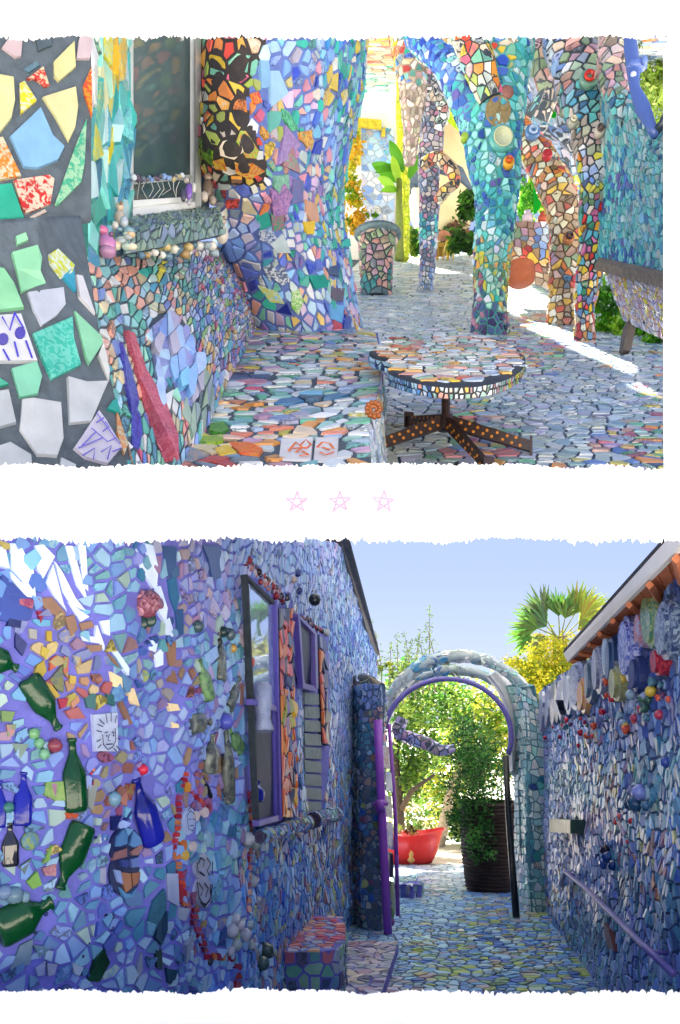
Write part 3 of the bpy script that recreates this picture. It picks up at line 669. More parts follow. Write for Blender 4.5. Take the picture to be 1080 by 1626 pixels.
# dark grout skin of the bulging corner
bpd = Patch(bp.g[4:34, 0:23] + bp.n[4:34, 0:23] * .006, smooth=(False, False), res=(30, 24))
def chz(x, y): return x < 404 + 14 * math.sin(y * .03) - max(0, y - 215) * -.05 and y < 292 and not (y > 262 and x > 330 and x < 300)
m = MB(); g = bp.g + bp.n * .005; R, K = g.shape[:2]; fs = []
for i in range(R - 1):
    for j in range(K - 1):
        q = proj(g[i, j])
        if chz(*q): f = (i * K + j, i * K + j + 1, (i + 1) * K + j + 1, (i + 1) * K + j); fs.append(f[::-1] if bp.flip else f)
m.add(g.reshape(-1, 3), fs); m.build('dark_grout_skin', plain('brown_black_grout', '#3a322e', .85, .3, 20), BP, smooth=True)
feats = [([(428, 300), (450, 290), (462, 310), (452, 340), (432, 342)], '8a6aa8', 'c890c0'), ([(436, 262), (450, 198), (478, 230), (460, 250)], '9a78b0', 'b898c8'), ([(444, 262), (462, 232), (476, 276)], 'c86878', '80b090'),
 ([(434, 278), (456, 276), (458, 300), (440, 306), (432, 296)], '70b098', '98d0b0'), ([(462, 282), (480, 286), (478, 320), (460, 322)], '5878a8', '8a6aa0'), ([(444, 172), (456, 178), (472, 206), (460, 210), (448, 190)], '6fc890', '2f8a60'),
 ([(472, 210), (492, 206), (494, 226), (486, 234), (474, 222)], 'e8c050', 'd07830'), ([(424, 112), (440, 112), (455, 150), (428, 172), (426, 140)], 'a8d0ec', None), ([(410, 96), (424, 96), (430, 140), (412, 142)], '8fbfe4', None), ([(424, 176), (446, 178), (440, 200), (425, 212)], '66b8a4', None),
 ([(428, 338), (448, 336), (450, 362), (432, 366)], 'b06888', '4a9870'), ([(405, 342), (424, 334), (430, 356), (412, 364)], '36a898', None), ([(482, 316), (500, 324), (506, 352), (494, 356), (484, 340)], 'd8a080', None), ([(480, 352), (498, 350), (496, 372), (484, 372)], 'ecc428', None),
 ([(410, 366), (428, 362), (440, 378), (428, 386), (412, 378)], 'd4d8e4', '5878b0'), ([(428, 386), (448, 370), (460, 400), (440, 400)], 'c8d8dc', None), ([(432, 440), (450, 420), (460, 446), (448, 452)], 'e0e4e8', '687898'), ([(418, 424), (432, 416), (440, 430), (430, 448)], 'dde2e8', '5a6a88'),
 ([(410, 452), (440, 462), (452, 482), (430, 478)], 'd8dc70', 'c8e0c8'), ([(462, 462), (474, 458), (482, 478), (474, 500), (462, 488)], '88c860', 'd8e8c0'), ([(440, 494), (456, 480), (464, 500)], '1f2f90', None), ([(486, 436), (520, 436), (524, 456), (498, 460)], '289888', None), ([(474, 440), (488, 436), (490, 456), (474, 452)], '30a090', None),
 ([(524, 458), (544, 458), (542, 480), (526, 478)], '585868', '785868'), ([(522, 482), (542, 486), (540, 514), (524, 506)], '6fb0e0', None), ([(528, 508), (541, 516), (540, 524), (526, 524)], 'c85868', None), ([(546, 500), (558, 504), (552, 528), (542, 522)], '2848a8', None), ([(514, 426), (534, 420), (536, 440), (520, 436)], '384878', None),
 ([(380, 210), (388, 210), (408, 240), (404, 252), (388, 250), (374, 226)], '9cb838', 'c87830'), ([(320, 218), (340, 240), (342, 262), (324, 250)], '8cb828', '3a5818'), ([(340, 254), (356, 250), (362, 268), (344, 266)], 'e8b820', 'd86828'), ([(372, 256), (400, 258), (418, 270), (396, 282), (374, 272)], 'e07020', 'e8c050'), ([(396, 150), (408, 146), (414, 164), (402, 168)], 'd83828', 'f0a020'), ([(500, 226), (510, 220), (506, 246), (494, 244)], '3848b8', None)]
for pts, c, p in feats: insert(bp, pts, c, BP, p, t=.02)
mosaic(bp, .105, bpal, BP, gap=.024, t=.011, excl=[f[0] for f in feats], drop=.2)
# orange bead lumps
# ---- bench
def bz(y): return 1725.0 / (y - 330)
def SY(x, y): return P(x, y, bz(y))
BN = thing('mosaic_bench', 'long built in bench with pale tiled seat running along the house wall', 'bench', U(-.8, 6, 0))
seat = Patch([[SY(404, 512), SY(500, 518), SY(596, 528)], [SY(382, 560), SY(490, 560), SY(604, 562)], [SY(352, 620), SY(480, 620), SY(602, 612)], [SY(322, 680), SY(455, 680), SY(588, 672)], [SY(288, 742), SY(440, 744), SY(590, 744)], [SY(262, 800), SY(430, 800), SY(592, 800)]], res=(40, 30))
stpal = anchors([(450, 525, 'seatfar', 1.3), (540, 530, 'seatfar'), (420, 560, 'seatfar'), (520, 560, 'seat'), (390, 600, 'redtop', .5), (470, 600, 'seat'), (560, 600, 'seat'), (480, 640, 'seat', 1.2), (380, 650, 'seat'), (540, 660, 'seat'), (420, 700, 'seat'), (560, 700, 'seat'), (500, 730, 'seat'), (350, 720, 'hot', .5), (380, 712, 'hot', .5)])
flt = [(448, 702), (480, 700), (538, 700), (536, 736), (442, 732)]
dsh = [(424, 648), (474, 650), (500, 656), (496, 674), (440, 676), (420, 664)]
teal_ = [(448, 632), (490, 626), (540, 632), (520, 642), (460, 644)]
pk = [(368, 596), (434, 600), (430, 612), (362, 606)]
gr1, gr2, orr = [(334, 676), (356, 672), (364, 684), (352, 692), (332, 688)], [(322, 696), (354, 692), (356, 704), (330, 710), (318, 704)], [(362, 704), (396, 706), (418, 718), (412, 726), (380, 722)]
mosaic(seat, .085, stpal, BN, gap=.025, asp=1.6, grout=GREY, thick=.1, basename='seat', excl=(flt, dsh, teal_, pk, gr1, gr2, orr), tilt=.04, ymax=765, name='seat_tile')
insert(seat, [(446, 702), (498, 700), (494, 734), (442, 732)], 'e4e2e0', BN, name='flower_tile'); insert(seat, [(501, 700), (538, 700), (536, 736), (497, 735)], 'e4e0dc', BN, name='flower_tile')
strokes(seat, [[(458, 722), (470, 708), (480, 716), (470, 724)], [(478, 712), (486, 704), (494, 712), (486, 718)], [(480, 722), (490, 728), (476, 730)], [(504, 716), (512, 708), (524, 710), (530, 718)], [(508, 724), (518, 728), (530, 724)], [(466, 718), (488, 716)], [(512, 716), (524, 720)]], 4.5, 'e8702c', BN, .018)
subpieces(seat, dsh, .09, const('seatfar'), BN, .004); subpieces(seat, teal_, .12, const('lteal'), BN, .004); subpieces(seat, pk, .14, const('purp'), BN, .004)
insert(seat, gr1, '50a028', BN, '2f7818'); insert(seat, gr2, 'a8cc20', BN, '78a818'); insert(seat, orr, 'f08820', BN, 'e85818')
insert(seat, [(340, 716), (362, 710), (376, 722), (350, 726)], 'e8c028', BN)
front = Patch([[P(600, 528, 8.7), P(606, 528 + 80, 8.7)], [P(604, 562, 7.43), P(612, 652, 7.43)], [P(602, 612, 6.1), P(612, 722, 6.1)], [P(588, 672, 5.04), P(602, 790, 5.04)], [P(590, 744, 4.17), P(606, 843, 4.17)]], res=(40, 14))
mosaic(front, .07, anchors([(600, 560, 'lilac'), (604, 600, 'blue'), (600, 640, 'hot', .6), (600, 680, 'floor'), (600, 720, 'floor')]), BN, grout=BLUEG, thick=.08, basename='front', asp=1, ymax=765, name='front_tile')
# snail-like orange ornament on the bench corner
m = MB(); c = P(594, 652, 5.15)
for k in range(22):
    th = k * .55; r = .012 + .0016 * k; m.ball(c + np.array([math.cos(th) * r, -.02 - .0006 * k, math.sin(th) * r]), .012 + .0002 * k, hx('94501c'), seg=7, rings=5)
m.build('spiral_ornament', GLZ, None, True, label='orange spiral shell ornament stuck on the bench corner above the table legs', cat='ornament')
# ---- table
TB = thing('mosaic_table', 'low mosaic topped table with scalloped dark rim on dotted metal legs', 'table', U(.29, 6.2, 0))
tc, TH = (.256, 6.25), .63
def tout(th, k=1.0):
    r = 1 - .2 * math.exp(-((th % 6.2832 - 3.5) / .2) ** 2) + .05 * math.exp(-((th % 6.2832 - 3.0) / .25) ** 2) + .025 * math.sin(3 * th)
    return U(tc[0] + .505 * k * r * math.cos(th), tc[1] + 1.08 * k * r * math.sin(th), TH)
N = 72; top = Patch([[U(tc[0] - .56, y, TH) for y in (6.25 - 1.2, 6.25 + 1.2)], [U(tc[0] + .56, y, TH) for y in (6.25 - 1.2, 6.25 + 1.2)]], smooth=(False, False), res=(30, 30))
RIM = plain('near_black_rim', '#2b3036', .6, .3, 30)
m = MB(); vt = [tout(2 * math.pi * k / N) for k in range(N)]; dn = np.array([0, 0, 1.0])
inn = [tout(2 * math.pi * k / N, .965) + dn * .006 for k in range(N)]; out = [tout(2 * math.pi * k / N, 1.0) - dn * .012 for k in range(N)]; low = [tout(2 * math.pi * k / N, .985) - dn * .075 for k in range(N)]; und = [tout(2 * math.pi * k / N, .9) - dn * .085 for k in range(N)]
vs = inn + out + low + und; fs = [tuple(range(N)), tuple(range(4 * N - 1, 3 * N - 1, -1))]
for r in range(3): fs += [(r * N + k, (r + 1) * N + k, (r + 1) * N + (k + 1) % N, r * N + (k + 1) % N) for k in range(N)]
m.add(vs, fs); m.build('table_top', RIM, TB)
outl = [top.inv(*proj(tout(2 * math.pi * k / 40, .95))) for k in range(40)]
topT = Patch(top.g + np.array([0, 0, .0065]), smooth=(False, False), res=(30, 30))
outl = [topT.inv(*proj(tout(2 * math.pi * k / 40, .95) + dn * .0065)) for k in range(40)]
ttp = anchors([(712, 560, 'tabletop'), (640, 555, 'hot', .4), (760, 570, 'tabletop'), (720, 595, 'hot', .4), (790, 560, 'redtop', .4), (670, 580, 'tabletop')])
emit(topT, cells(topT.Lu, topT.Lv, .088, .014, .12, .86, .9, lambda x, y: inside(outl, x, y)), ttp, TB, 'top_tile', .006, 300, 20, (), .03)
rimp = Patch([out + [out[0]], low + [low[0]]], smooth=(False, False), res=(4, 145), outward=None)
rimp.n = rimp.g - np.array(U(tc[0], tc[1], TH)); rimp.n[..., 2] = 0; rimp.n /= np.linalg.norm(rimp.n, axis=2, keepdims=True); rimp.flip = True
emit(rimp, cells(rimp.Lu, rimp.Lv, .027, .009, .15, .5), anchors([(610, 590, 'lwhite'), (760, 610, 'tabletop'), (820, 600, 'yelblock', .5)]), TB, 'rim_tile', .006, 90, 10)
LEGM = plain('brown_painted_iron', '#3a2420', .4, .3, 25, .1, .6)
ORD = plain('orange_dot_paint', '#d8882c', .5, .1, 30, 0)
m = MB(); hub = U(.24, 6.2, .2)
m.tube([hub - (0, 0, .05), U(.24, 6.2, .56)], [.030, .027], 12); m.tube([hub - (0, 0, .06), hub + (0, 0, .03)], [.055, .05], 12); m.build('stem', LEGM, TB)
for ln, wdt in (((-.265, 6.05, 0), .035), ((.78, 6.1, 0), .035), ((.47, 5.62, 0), .028), ((.0, 6.85, 0), .03)):
    m = MB(); e = U(*ln); e = e + (0, 0, .06); s0 = hub - (0, 0, .0); dv = e - s0; sid = np.cross(dv, (0, 0, 1.0)); sid /= np.linalg.norm(sid)
    A = [s0 + sid * .02 + dn * .045, s0 + sid * .02 - dn * .045, e + sid * .02 - dn * wdt, e + sid * .02 + dn * wdt]
    m.prism(A, -sid * .04)
    ed = dv / np.linalg.norm(dv)
    m.box(e + ed * .008, ed * .008, sid * .035, np.array([0, 0, .062]))
    lg = m.build('leg', LEGM, TB)
    m = MB(); sgn = 1 if sid[1] < 0 else -1
    for k in range(15):
        f = .12 + .055 * k + rnd.uniform(-.012, .012); q = s0 + dv * f + sid * .0205 * sgn + dn * (.022 if k % 2 else -.02) * rnd.uniform(.6, 1.1)
        m.lathe(q, sid * sgn, [(0, .0105), (.0035, .0095), (.004, .001)], 8)
    m.build('dots', ORD, lg)
# ---- columns
def column(name, label, ctrl, s, palf, grout, gap=.016, lump=.045, t=.016, asp=1.0, feats=(), limit=300, drop=.14, cat='column'):
    tp = tubepatch(ctrl, lump=lump); r = thing(name, label, cat, P(*ctrl[-1][:3]))
    mosaic(tp, s, palf, r, gap=gap, t=t, grout=grout, basename='core', drop=drop, asp=asp, excl=[f[0] for f in feats], ymax=2000, limit=limit)
    return r, tp
c1pal = anchors([(750, 90, 'cobalt'), (700, 90, 'cobalt'), (720, 140, 'cobalt'), (790, 90, 'choc', .6), (800, 130, 'turq'), (770, 160, 'turq'), (800, 200, 'turq'), (750, 200, 'cobturq'), (780, 260, 'turq'), (760, 300, 'cobturq', 1.2), (800, 300, 'cobturq'), (780, 340, 'turq'), (780, 375, 'turq'), (790, 390, 'bluewhite', .6), (785, 430, 'yelblock', 1.4), (785, 475, 'mint', .8), (800, 480, 'yelblock'), (765, 500, 'purp', 1.2), (790, 510, 'purp')])
C1, tp = column('tree_column', 'thick turquoise mosaic column shaped like a tree trunk, behind the table', [(812, 10, 12.3, 42), (800, 70, 12.1, 48), (786, 140, 12, 50), (781, 210, 12, 44), (784, 270, 12, 37), (788, 330, 12, 32), (784, 400, 12, 29), (779, 470, 12, 26), (777, 556, 12, 27)], .085, c1pal, TEALG, gap=.016)
tp2 = tubepatch([(655, 60, 12.8, 15), (680, 78, 12.5, 18), (706, 98, 12.3, 22), (730, 132, 12.1, 28), (752, 180, 12.0, 30), (768, 240, 12, 24)], lump=.02)
mosaic(tp2, .085, anchors([(690, 90, 'cobalt'), (740, 170, 'cobturq')]), C1, grout=BLUEG, basename='limb', name='limb_tile')
tp3 = tubepatch([(740, 40, 11.7, 26), (760, 100, 11.65, 26), (780, 160, 11.7, 20)], lump=.02)
mosaic(tp3, .1, anchors([(740, 60, 'choc'), (770, 120, 'choc', .8), (700, 100, 'turq')]), C1, grout=DARK, basename='limb', name='limb_tile')
TERR = plain('carved_tan_ceramic', '#9a8658', .5, .3, 30, .5)
TURC = plain('turquoise_glaze', '#58a8a0', .3, .2, 20, .1)
def disc(tp, x, y, r, parent, name, mat, prof, sq=(1, 1), mat2=None, label=None):
    p, n = tp.at(x, y); k = r / F * p[1]; m = MB(); m.lathe(p - n * .01, n, [(a * k, b_ * k) for a, b_ in prof], 22, sq=sq); return m.build(name, mat, parent, True, label=label), p, n, k
o, p, n, k = disc(tp, 791, 176, 21, C1, 'plate', TERR, [(0, 1), (.12, 1.02), (.16, .95), (.1, .86), (.16, .5), (.18, .01)], sq=(.95, 1.1), label='tan carved leaf plate on the turquoise column')
m = MB()
for a0 in range(5):
    aa = a0 * 1.26; q0 = p + n * k * .2
    m.tube([q0, q0 + np.array([math.cos(aa) * .5, 0, math.sin(aa) * .5]) * k, q0 + np.array([math.cos(aa + .35) * .85, 0, math.sin(aa + .35) * .9]) * k], [.006, .008, .004], 6)
m.build('leaf_vein', TERR, o)
o, p, n, k = disc(tp, 796, 222, 19, C1, 'cup', TURC, [(0, 1.1), (.35, 1.1), (.62, .98), (.64, .8)], label='turquoise round cup set into the column')
m = MB(); m.lathe(p + n * k * .6, n, [(-.05 * k, .8 * k), (.08 * k, .82 * k), (.1 * k, .72 * k), (0, .68 * k)], 20); m.build('rim', plain('cream_rim', '#c8cca0', .4, .1), o, True)
disc(tp, 806, 146, 11, C1, 'disc', plain('rust_disc', '#a06858', .5, .3, 40), [(0, 1), (.3, .9), (.4, .3)])
column('thin_column', 'slender speckled grey and lilac mosaic column left of the turquoise one', [(700, 60, 17.6, 18), (690, 120, 17.9, 19), (688, 190, 18.2, 19), (683, 260, 18.4, 17), (681, 330, 18.5, 15), (680, 400, 18.5, 13), (676, 470, 18.5, 12)], .085, anchors([(690, 150, 'specks'), (680, 250, 'specks'), (680, 320, 'specks'), (680, 370, 'turq', .9), (680, 400, 'specks'), (678, 440, 'bluewhite'), (678, 380, 'bluewhite')]), GREY, limit=150)
for i, ct in enumerate(([(668, 190, 17.5, 9), (655, 160, 17.2, 8), (662, 140, 17.2, 8), (690, 150, 17.4, 8), (705, 175, 17.4, 8), (695, 205, 17.6, 8)], [(672, 262, 17.9, 8), (692, 250, 17.7, 9), (716, 268, 17.6, 9), (722, 290, 17.6, 9), (706, 304, 17.7, 8), (696, 318, 17.9, 7)])):
    column('loop_ornament', ('upper', 'lower')[i] + ' curling mosaic loop of cream chips round the thin speckled column', ct, .10, const(('tabletop', 'cream')[i]), DARK, limit=60, lump=.0, cat='ornament')
column('hanging_post', 'beige pitted mosaic trunk with tapering foot, hanging left of the thin column', [(640, 40, 15.5, 24), (648, 90, 15.4, 24), (656, 140, 15.4, 20), (655, 200, 15.5, 15), (650, 262, 15.6, 9)], .085, anchors([(640, 80, 'hot'), (665, 90, 'greenblue'), (650, 160, 'beige'), (650, 230, 'beige')]), plain('beige_grout', '#a8988a', .85), limit=120)
column('lime_lit_post', 'post in strong green light, painted yellow green, beyond the beige trunk', [(640, 60, 24.5, 9), (640, 200, 24.6, 10), (640, 300, 24.7, 9.5), (641, 412, 24.7, 9)], .10, const('lime'), plain('lime_lit_grout', '#b0c020', .8), limit=80)  # green light falling on the column is painted in as lime tiles and grout
column('right_post', 'slim many coloured mosaic post with red and yellow tiles, right of centre', [(905, 20, 11.8, 46), (918, 110, 11.7, 42), (932, 190, 11.6, 32), (942, 260, 11.5, 25), (942, 330, 11.4, 21), (938, 400, 11.4, 18), (930, 470, 11.4, 16), (927, 554, 11.4, 15)], .085, anchors([(870, 90, 'bluewhite'), (920, 90, 'shell'), (940, 120, 'dull'), (930, 160, 'rturq', .8), (945, 220, 'beige'), (950, 280, 'bluewhite', .7), (938, 300, 'yelblock', .9), (940, 360, 'rightcol', 1.2), (930, 420, 'rightcol', 1.2), (930, 480, 'rightcol'), (928, 520, 'hot')]), DARK)
column('curved_post', 'fat curving red, cream and orange mosaic trunk leaning behind the slim post', [(800, 160, 13.6, 14), (822, 205, 13.5, 20), (858, 255, 13.3, 25), (886, 310, 13.1, 27), (900, 370, 13, 25), (898, 440, 13, 22), (893, 526, 13, 25)], .085, anchors([(840, 230, 'hot'), (870, 280, 'hot'), (880, 300, 'cream'), (895, 370, 'cream'), (900, 410, 'shell'), (895, 470, 'cream'), (890, 440, 'hot')]), plain('brown_grout', '#6a5848', .85))
column('hanging_root', 'narrow dark blue and teal mosaic branch between slim post and right wall', [(975, 40, 10.8, 22), (972, 110, 10.8, 22), (985, 160, 10.6, 20), (1004, 190, 10.5, 17)], .085, anchors([(965, 120, 'shell'), (955, 80, 'beige'), (985, 170, 'rturq')]), GREY, limit=120)
m = MB(); m.tube([P(998, 40, 9.5), P(1002, 80, 9.4), P(1006, 112, 9.3), P(1008, 140, 9.2), P(1020, 170, 9.15), P(1034, 200, 9.1), P(1040, 215, 9.05)], [.05, .07, .065, .05, .075, .05, .04], 14, hx('5068a8'), hx('8098c8'))
m.ball(P(1012, 104, 9.28), .085, hx('6078b8'), sq=(1.2, .9, .8), wob=.08); m.tube([P(1036, 216, 9.1), P(1052, 196, 9), P(1062, 172, 8.95), P(1080, 140, 8.9)], [.045, .04, .035, .03], 8, hx('303c48')); m.ball(P(1024, 96, 9.2), .03, hx('7088c8'), sq=(1, 1, 1.6)); m.ball(P(1006, 118, 9.2), .03, hx('c8d0e0')); m.build('branch_figure', GLZ, None, True, label='glossy blue branch shaped like a creature above the right wall', cat='sculpture')
# canopy: ribs of mosaic above the court
ribs = [([(830, 30, 15), (850, 80, 15), (868, 130, 15), (895, 165, 15), (925, 180, 14.6)], 15, 'shell', 'knobbly'), ([(960, 50, 14), (925, 80, 14.5), (905, 130, 15), (900, 200, 15.5), (905, 270, 16)], 15, 'bluewhite', 'upright'), ([(820, 60, 17), (830, 130, 17), (835, 210, 17), (825, 290, 17), (822, 350, 17)], 11, 'bluewhite', 'long outer'), ([(700, 60, 16.5), (760, 50, 15.5), (840, 70, 15.5), (900, 60, 15)], 16, 'hot', 'level')]
ribs += [([(840, 180, 14.6), (868, 150, 14.2), (900, 140, 13.8), (930, 105, 13.4), (965, 90, 13)], 9, 'rturq', 'c'), ([(812, 250, 16.4), (840, 215, 16), (872, 210, 15.6), (905, 230, 15.2), (925, 262, 15)], 8, 'bluewhite', 'd'), ([(880, 40, 13.6), (884, 90, 13.6), (878, 140, 13.8), (860, 190, 14)], 9, 'beige', 'e'), ([(950, 240, 12.2), (972, 210, 11.8), (984, 170, 11.4), (980, 110, 11.2)], 10, 'rturq', 'f'), ([(716, 150, 17), (700, 110, 16.8), (676, 96, 16.6)], 9, 'shell', 'g')]
for i, (ct, r, pl, w) in enumerate(ribs):
    column('canopy_rib', w + (' mosaic rib of pink and brown chips under the canopy', ' pale blue mosaic rib dropping behind the right post', ' blue and white mosaic rib between the turquoise column and curved trunk', ' dark mosaic rib across the top of the court', 'thin turquoise mosaic branch rising across the slim right post', 'thin pale blue mosaic branch sagging behind the curved trunk', 'beige mosaic rib hanging straight down at the canopy right', 'teal mosaic branch bending up between slim post and right wall', 'short pink brown mosaic stub left of the turquoise column')[i], [(x, y, d, r) for x, y, d in ct], .12, const(pl), GREY, limit=60, cat='branch')
# filigree panel of blue white pieces
fp = Patch([[P(812, 130, 19), P(865, 110, 18.6), P(950, 105, 18.4)], [P(815, 210, 19), P(870, 205, 18.5), P(950, 190, 18.4)], [P(850, 262, 19), P(895, 275, 18.5), P(950, 290, 18.4)]], lump=.2)
FP = thing('mosaic_screen', 'blue and white mosaic screen wall hanging in the bright light behind the posts', 'screen', P(880, 300, 18.6))
mosaic(fp, .13, anchors([(840, 160, 'bluewhite'), (900, 240, 'bluewhite'), (860, 190, 'rturq', .6), (850, 225, 'lilac')]), FP, grout=plain('pale_grout', '#a8b4c8', .8), limit=140, gap=.03)
m = MB()
for pl, c in (([(861, 152), (886, 154), (883, 186), (862, 184)], '20b030'), ([(846, 276), (862, 300), (858, 330), (848, 340)], '28c040'), ([(858, 300), (872, 318), (866, 344)], '60d028')):
    m.prism([P(x, y, 15.9) for x, y in pl], (0, .03, 0), hx(c))
GG = attr_material('green_glass', .1, .6)
for k, (nm, lab) in enumerate((('green_glass_pane', 'square green glass pane hanging in the light behind the posts'),)): m.build(nm, GG, None, label='three bright green glass panes hanging in the light behind the posts', cat='glass')
# porch ceiling, spread beyond view for shade; slit added for the sun strip
CE = thing('porch_roof', 'flat mosaic porch roof over the court, spread wide to shade it', 'roof', U(0, 24, 5.3))
for k, (a0, a1, d0, d1) in enumerate(((-5.5, -.06, 12.2, 33), (.92, 7.0, 12.2, 33))):
    cp = Patch([[U(a0, d, 5.3) for d in (d0, d1)], [U(a1, d, 5.3) for d in (d0, d1)]], smooth=(False, False), res=(14, 14))
    m = MB(); cp.base(m, .12); m.build('slab', GREY, CE)
    cp2 = Patch(cp.g - np.array([0, 0, .001]), smooth=(False, False), res=(14, 14)); cp2.n = -np.abs(cp2.n) * [0, 0, 1]; 
    mosaic(cp2, .3, anchors([(610, 90, 'cream'), (600, 140, 'mint'), (760, 100, 'hot'), (880, 120, 'bluewhite'), (700, 150, 'beige')]), CE, gap=.03, limit=120, name='ceiling_tile')
# ---- far left plinth and white wall behind
PL = thing('shell_plinth', 'round plinth of pink and green shells with a dark slab on top, beyond the bench', 'plinth', P(598, 458, 17.5))
tp = tubepatch([(600, 372, 17.5, 31), (600, 392, 17.5, 29), (598, 420, 17.5, 25), (598, 476, 17.5, 24)], lump=.03)
mosaic(tp, .12, anchors([(600, 400, 'shell'), (600, 430, 'shell'), (598, 455, 'foot', .8)]), PL, grout=DARK, basename='core', dome=.03, gap=.02, limit=100)
m = MB(); m.lathe(P(600, 374, 17.5), (0, 0, 1), [(-.05, .38), (0, .44), (.06, .43), (.065, .1)], 20); m.build('slab', plain('slate_top', '#5f7880', .5, .4, 12), PL, True)
BW = thing('white_garden_wall', 'white sunlit wall with a grey speckled mosaic door panel at the back', 'wall', P(610, 410, 28))
m = MB(); m.prism([P(480, 150, 29), P(480, 412, 29), P(640, 412, 29), P(640, 150, 29)], (0, .2, 0)); m.build('wall', plain('whitewash', '#e8e4e2', .9, .06), BW)
dp = Patch([[P(574, 196, 28.9), P(626, 205, 28.9)], [P(574, 372, 28.9), P(626, 372, 28.9)]], smooth=(False, False), res=(10, 10))
mosaic(dp, .17, anchors([(590, 230, 'lilac'), (600, 300, 'bluewhite'), (620, 340, 'bluewhite')]), BW, grout=plain('pale_grout', '#a8b4c8'), gap=.03, limit=90, basename='door_panel')
m = MB()
for pl in ([(564, 186), (606, 190), (606, 204), (566, 200)], [(566, 200), (573, 200), (573, 260), (566, 260)], [(606, 205), (612, 200), (612, 215), (606, 216)]): m.prism([P(x, y, 28.75) for x, y in pl], (0, .08, 0))
m.build('yellow_trim', plain('yellow_tile_trim', '#d8c030', .6, .4, 8), BW)
Pv = thing('flowering_vine', 'yellow and green vine climbing behind the blue pier', 'vine', P(562, 372, 20)); foliage(Pv, [(560, 240, 20, 12, 40), (560, 300, 20, 12, 40), (563, 340, 20, 12, 30), (580, 345, 20.3, 24, 6)], 1500, .13, 'b8b820 d8a820 5f9820 98b020 e0b830')
# banana leaves
BNN = thing('banana_plant', 'banana plant with big bright green leaves beyond the lime post', 'plant', P(628, 410, 23))
for (x0, y0, x1, y1, w) in ((636, 285, 590, 248, 12), (640, 270, 618, 212, 9), (634, 290, 622, 236, 7), (650, 280, 668, 232, 8), (628, 300, 600, 270, 8), (640, 262, 596, 262, 7), (642, 256, 652, 205, 6), (634, 300, 604, 292, 6)):
    m = MB(); c = hx(rnd.choice(['78b428', '98cc38', '58a020', 'b0d840'])); a, b_ = P(x0, y0, 23), P(x1, y1, 22.6); t = b_ - a; pr = np.cross(t, (0, 1, 0)); pr /= np.linalg.norm(pr); L_ = []; R_ = []
    for k in range(9):
        f = k / 8; q = a + t * f + np.array([0, -.2, -.25]) * f * f; ww = w / F * 23 * math.sin(math.pi * min(1, .08 + .92 * f)) ** .7
        L_.append(q + pr * ww + (0, 0, -.03)); R_.append(q - pr * ww + (0, 0, -.03)); L_[-1] = L_[-1]
    vs = []; 
    for k in range(9): vs += [L_[k], (L_[k] + R_[k]) / 2 + np.array([0, .06, 0.0]), R_[k]]
    m.add(vs, [(3 * k, 3 * k + 1, 3 * k + 4, 3 * k + 3) for k in range(8)] + [(3 * k + 1, 3 * k + 2, 3 * k + 5, 3 * k + 4) for k in range(8)], c); m.build('leaf', LEAF, BNN, True)
m = MB(); m.tube([P(634, 412, 23), P(634, 285, 23)], [.12, .07], 8); m.build('stem', plain('banana_stem', '#7f9040', .7), BNN, True)
# big cream dome and slate fin in the back
m = MB(); m.lathe(P(702, 362, 30), (0, 0, 1), [(0, .85), (.5, 1.05), (1.2, 1.12), (2.0, .98), (2.7, .7), (3.2, .3), (3.3, .02)], 28); m.build('cream_dome', plain('cream_render', '#e2d2a4', .85, .08, 3), None, True, label='tall smooth cream dome standing in sunlight behind the columns', cat='dome')
m = MB(); m.tube([P(640, 292, 26), P(655, 285, 26), P(668, 268, 26), P(700, 262, 26), (P(730, 275, 26)), P(748, 300, 26)], [.05, .25, .38, .22, .16, .05], 10); m.tube([P(655, 285, 26), P(648, 300, 26), P(652, 308, 26)], [.16, .1, .03], 8); m.build('slate_bird', plain('slate_blue_render', '#5a6a80', .6, .2), None, True, label='slate blue bird shaped sculpture in front of the cream dome', cat='sculpture')
# far furniture
def farbox(name, label, cat, x0, x1, y0, y1, d, col, leg=True):
    t = thing(name, label, cat, P((x0 + x1) / 2, y1, d)); w = (x1 - x0) / F * d; h = (y1 - y0) / F * d; m = MB(); mt = plain('paint_' + col, '#' + col, .6)
    m.prism([P(x0, y0, d), P(x0, y0 + (y1 - y0) * .25, d), P(x1, y0 + (y1 - y0) * .25, d), P(x1, y0, d)], (0, .6, 0)); m.build('top', mt, t)
    for x in (x0 + 1, x1 - 3):
        for dd in (d + .03, d + .55): m = MB(); m.prism([P(x, y0 + (y1 - y0) * .25, dd), P(x, y1, dd), P(x + 2, y1, dd), P(x + 2, y0 + (y1 - y0) * .25, dd)], (0, .04, 0)); m.build('leg', mt, t)
farbox('garden_stool', 'orange stool in the far sun, left of the twin stool', 'stool', 694, 706, 385, 412, 28, 'c89838')
farbox('garden_stool', 'yellow stool in the far sun, nearest the turquoise column', 'stool', 708, 722, 382, 412, 28.5, 'd8c038')
PU = thing('garden_shelter', 'small shelter with a pink rounded roof and yellow posts in the back', 'shelter', P(703, 410, 29))
m = MB(); m.lathe(P(703, 376, 29), (0, 0, 1), [(0, .26), (.1, .2), (.16, .05)], 12); m.build('roof', plain('pink_tile', '#c88868', .7), PU, True)
for x in (694, 712): m = MB(); m.tube([P(x, 376, 29), P(x, 412, 29)], .03, 6); m.build('post', plain('ochre_post', '#c8a030', .7), PU)
foliage(thing('leafy_shrub', 'dark green shrub against the cream dome beside the turquoise column', 'shrub', P(748, 360, 27)), [(744, 330, 27, 14, 34), (735, 388, 27, 20, 22)], 1200, .2, '285818 3f7820 508828 184010')
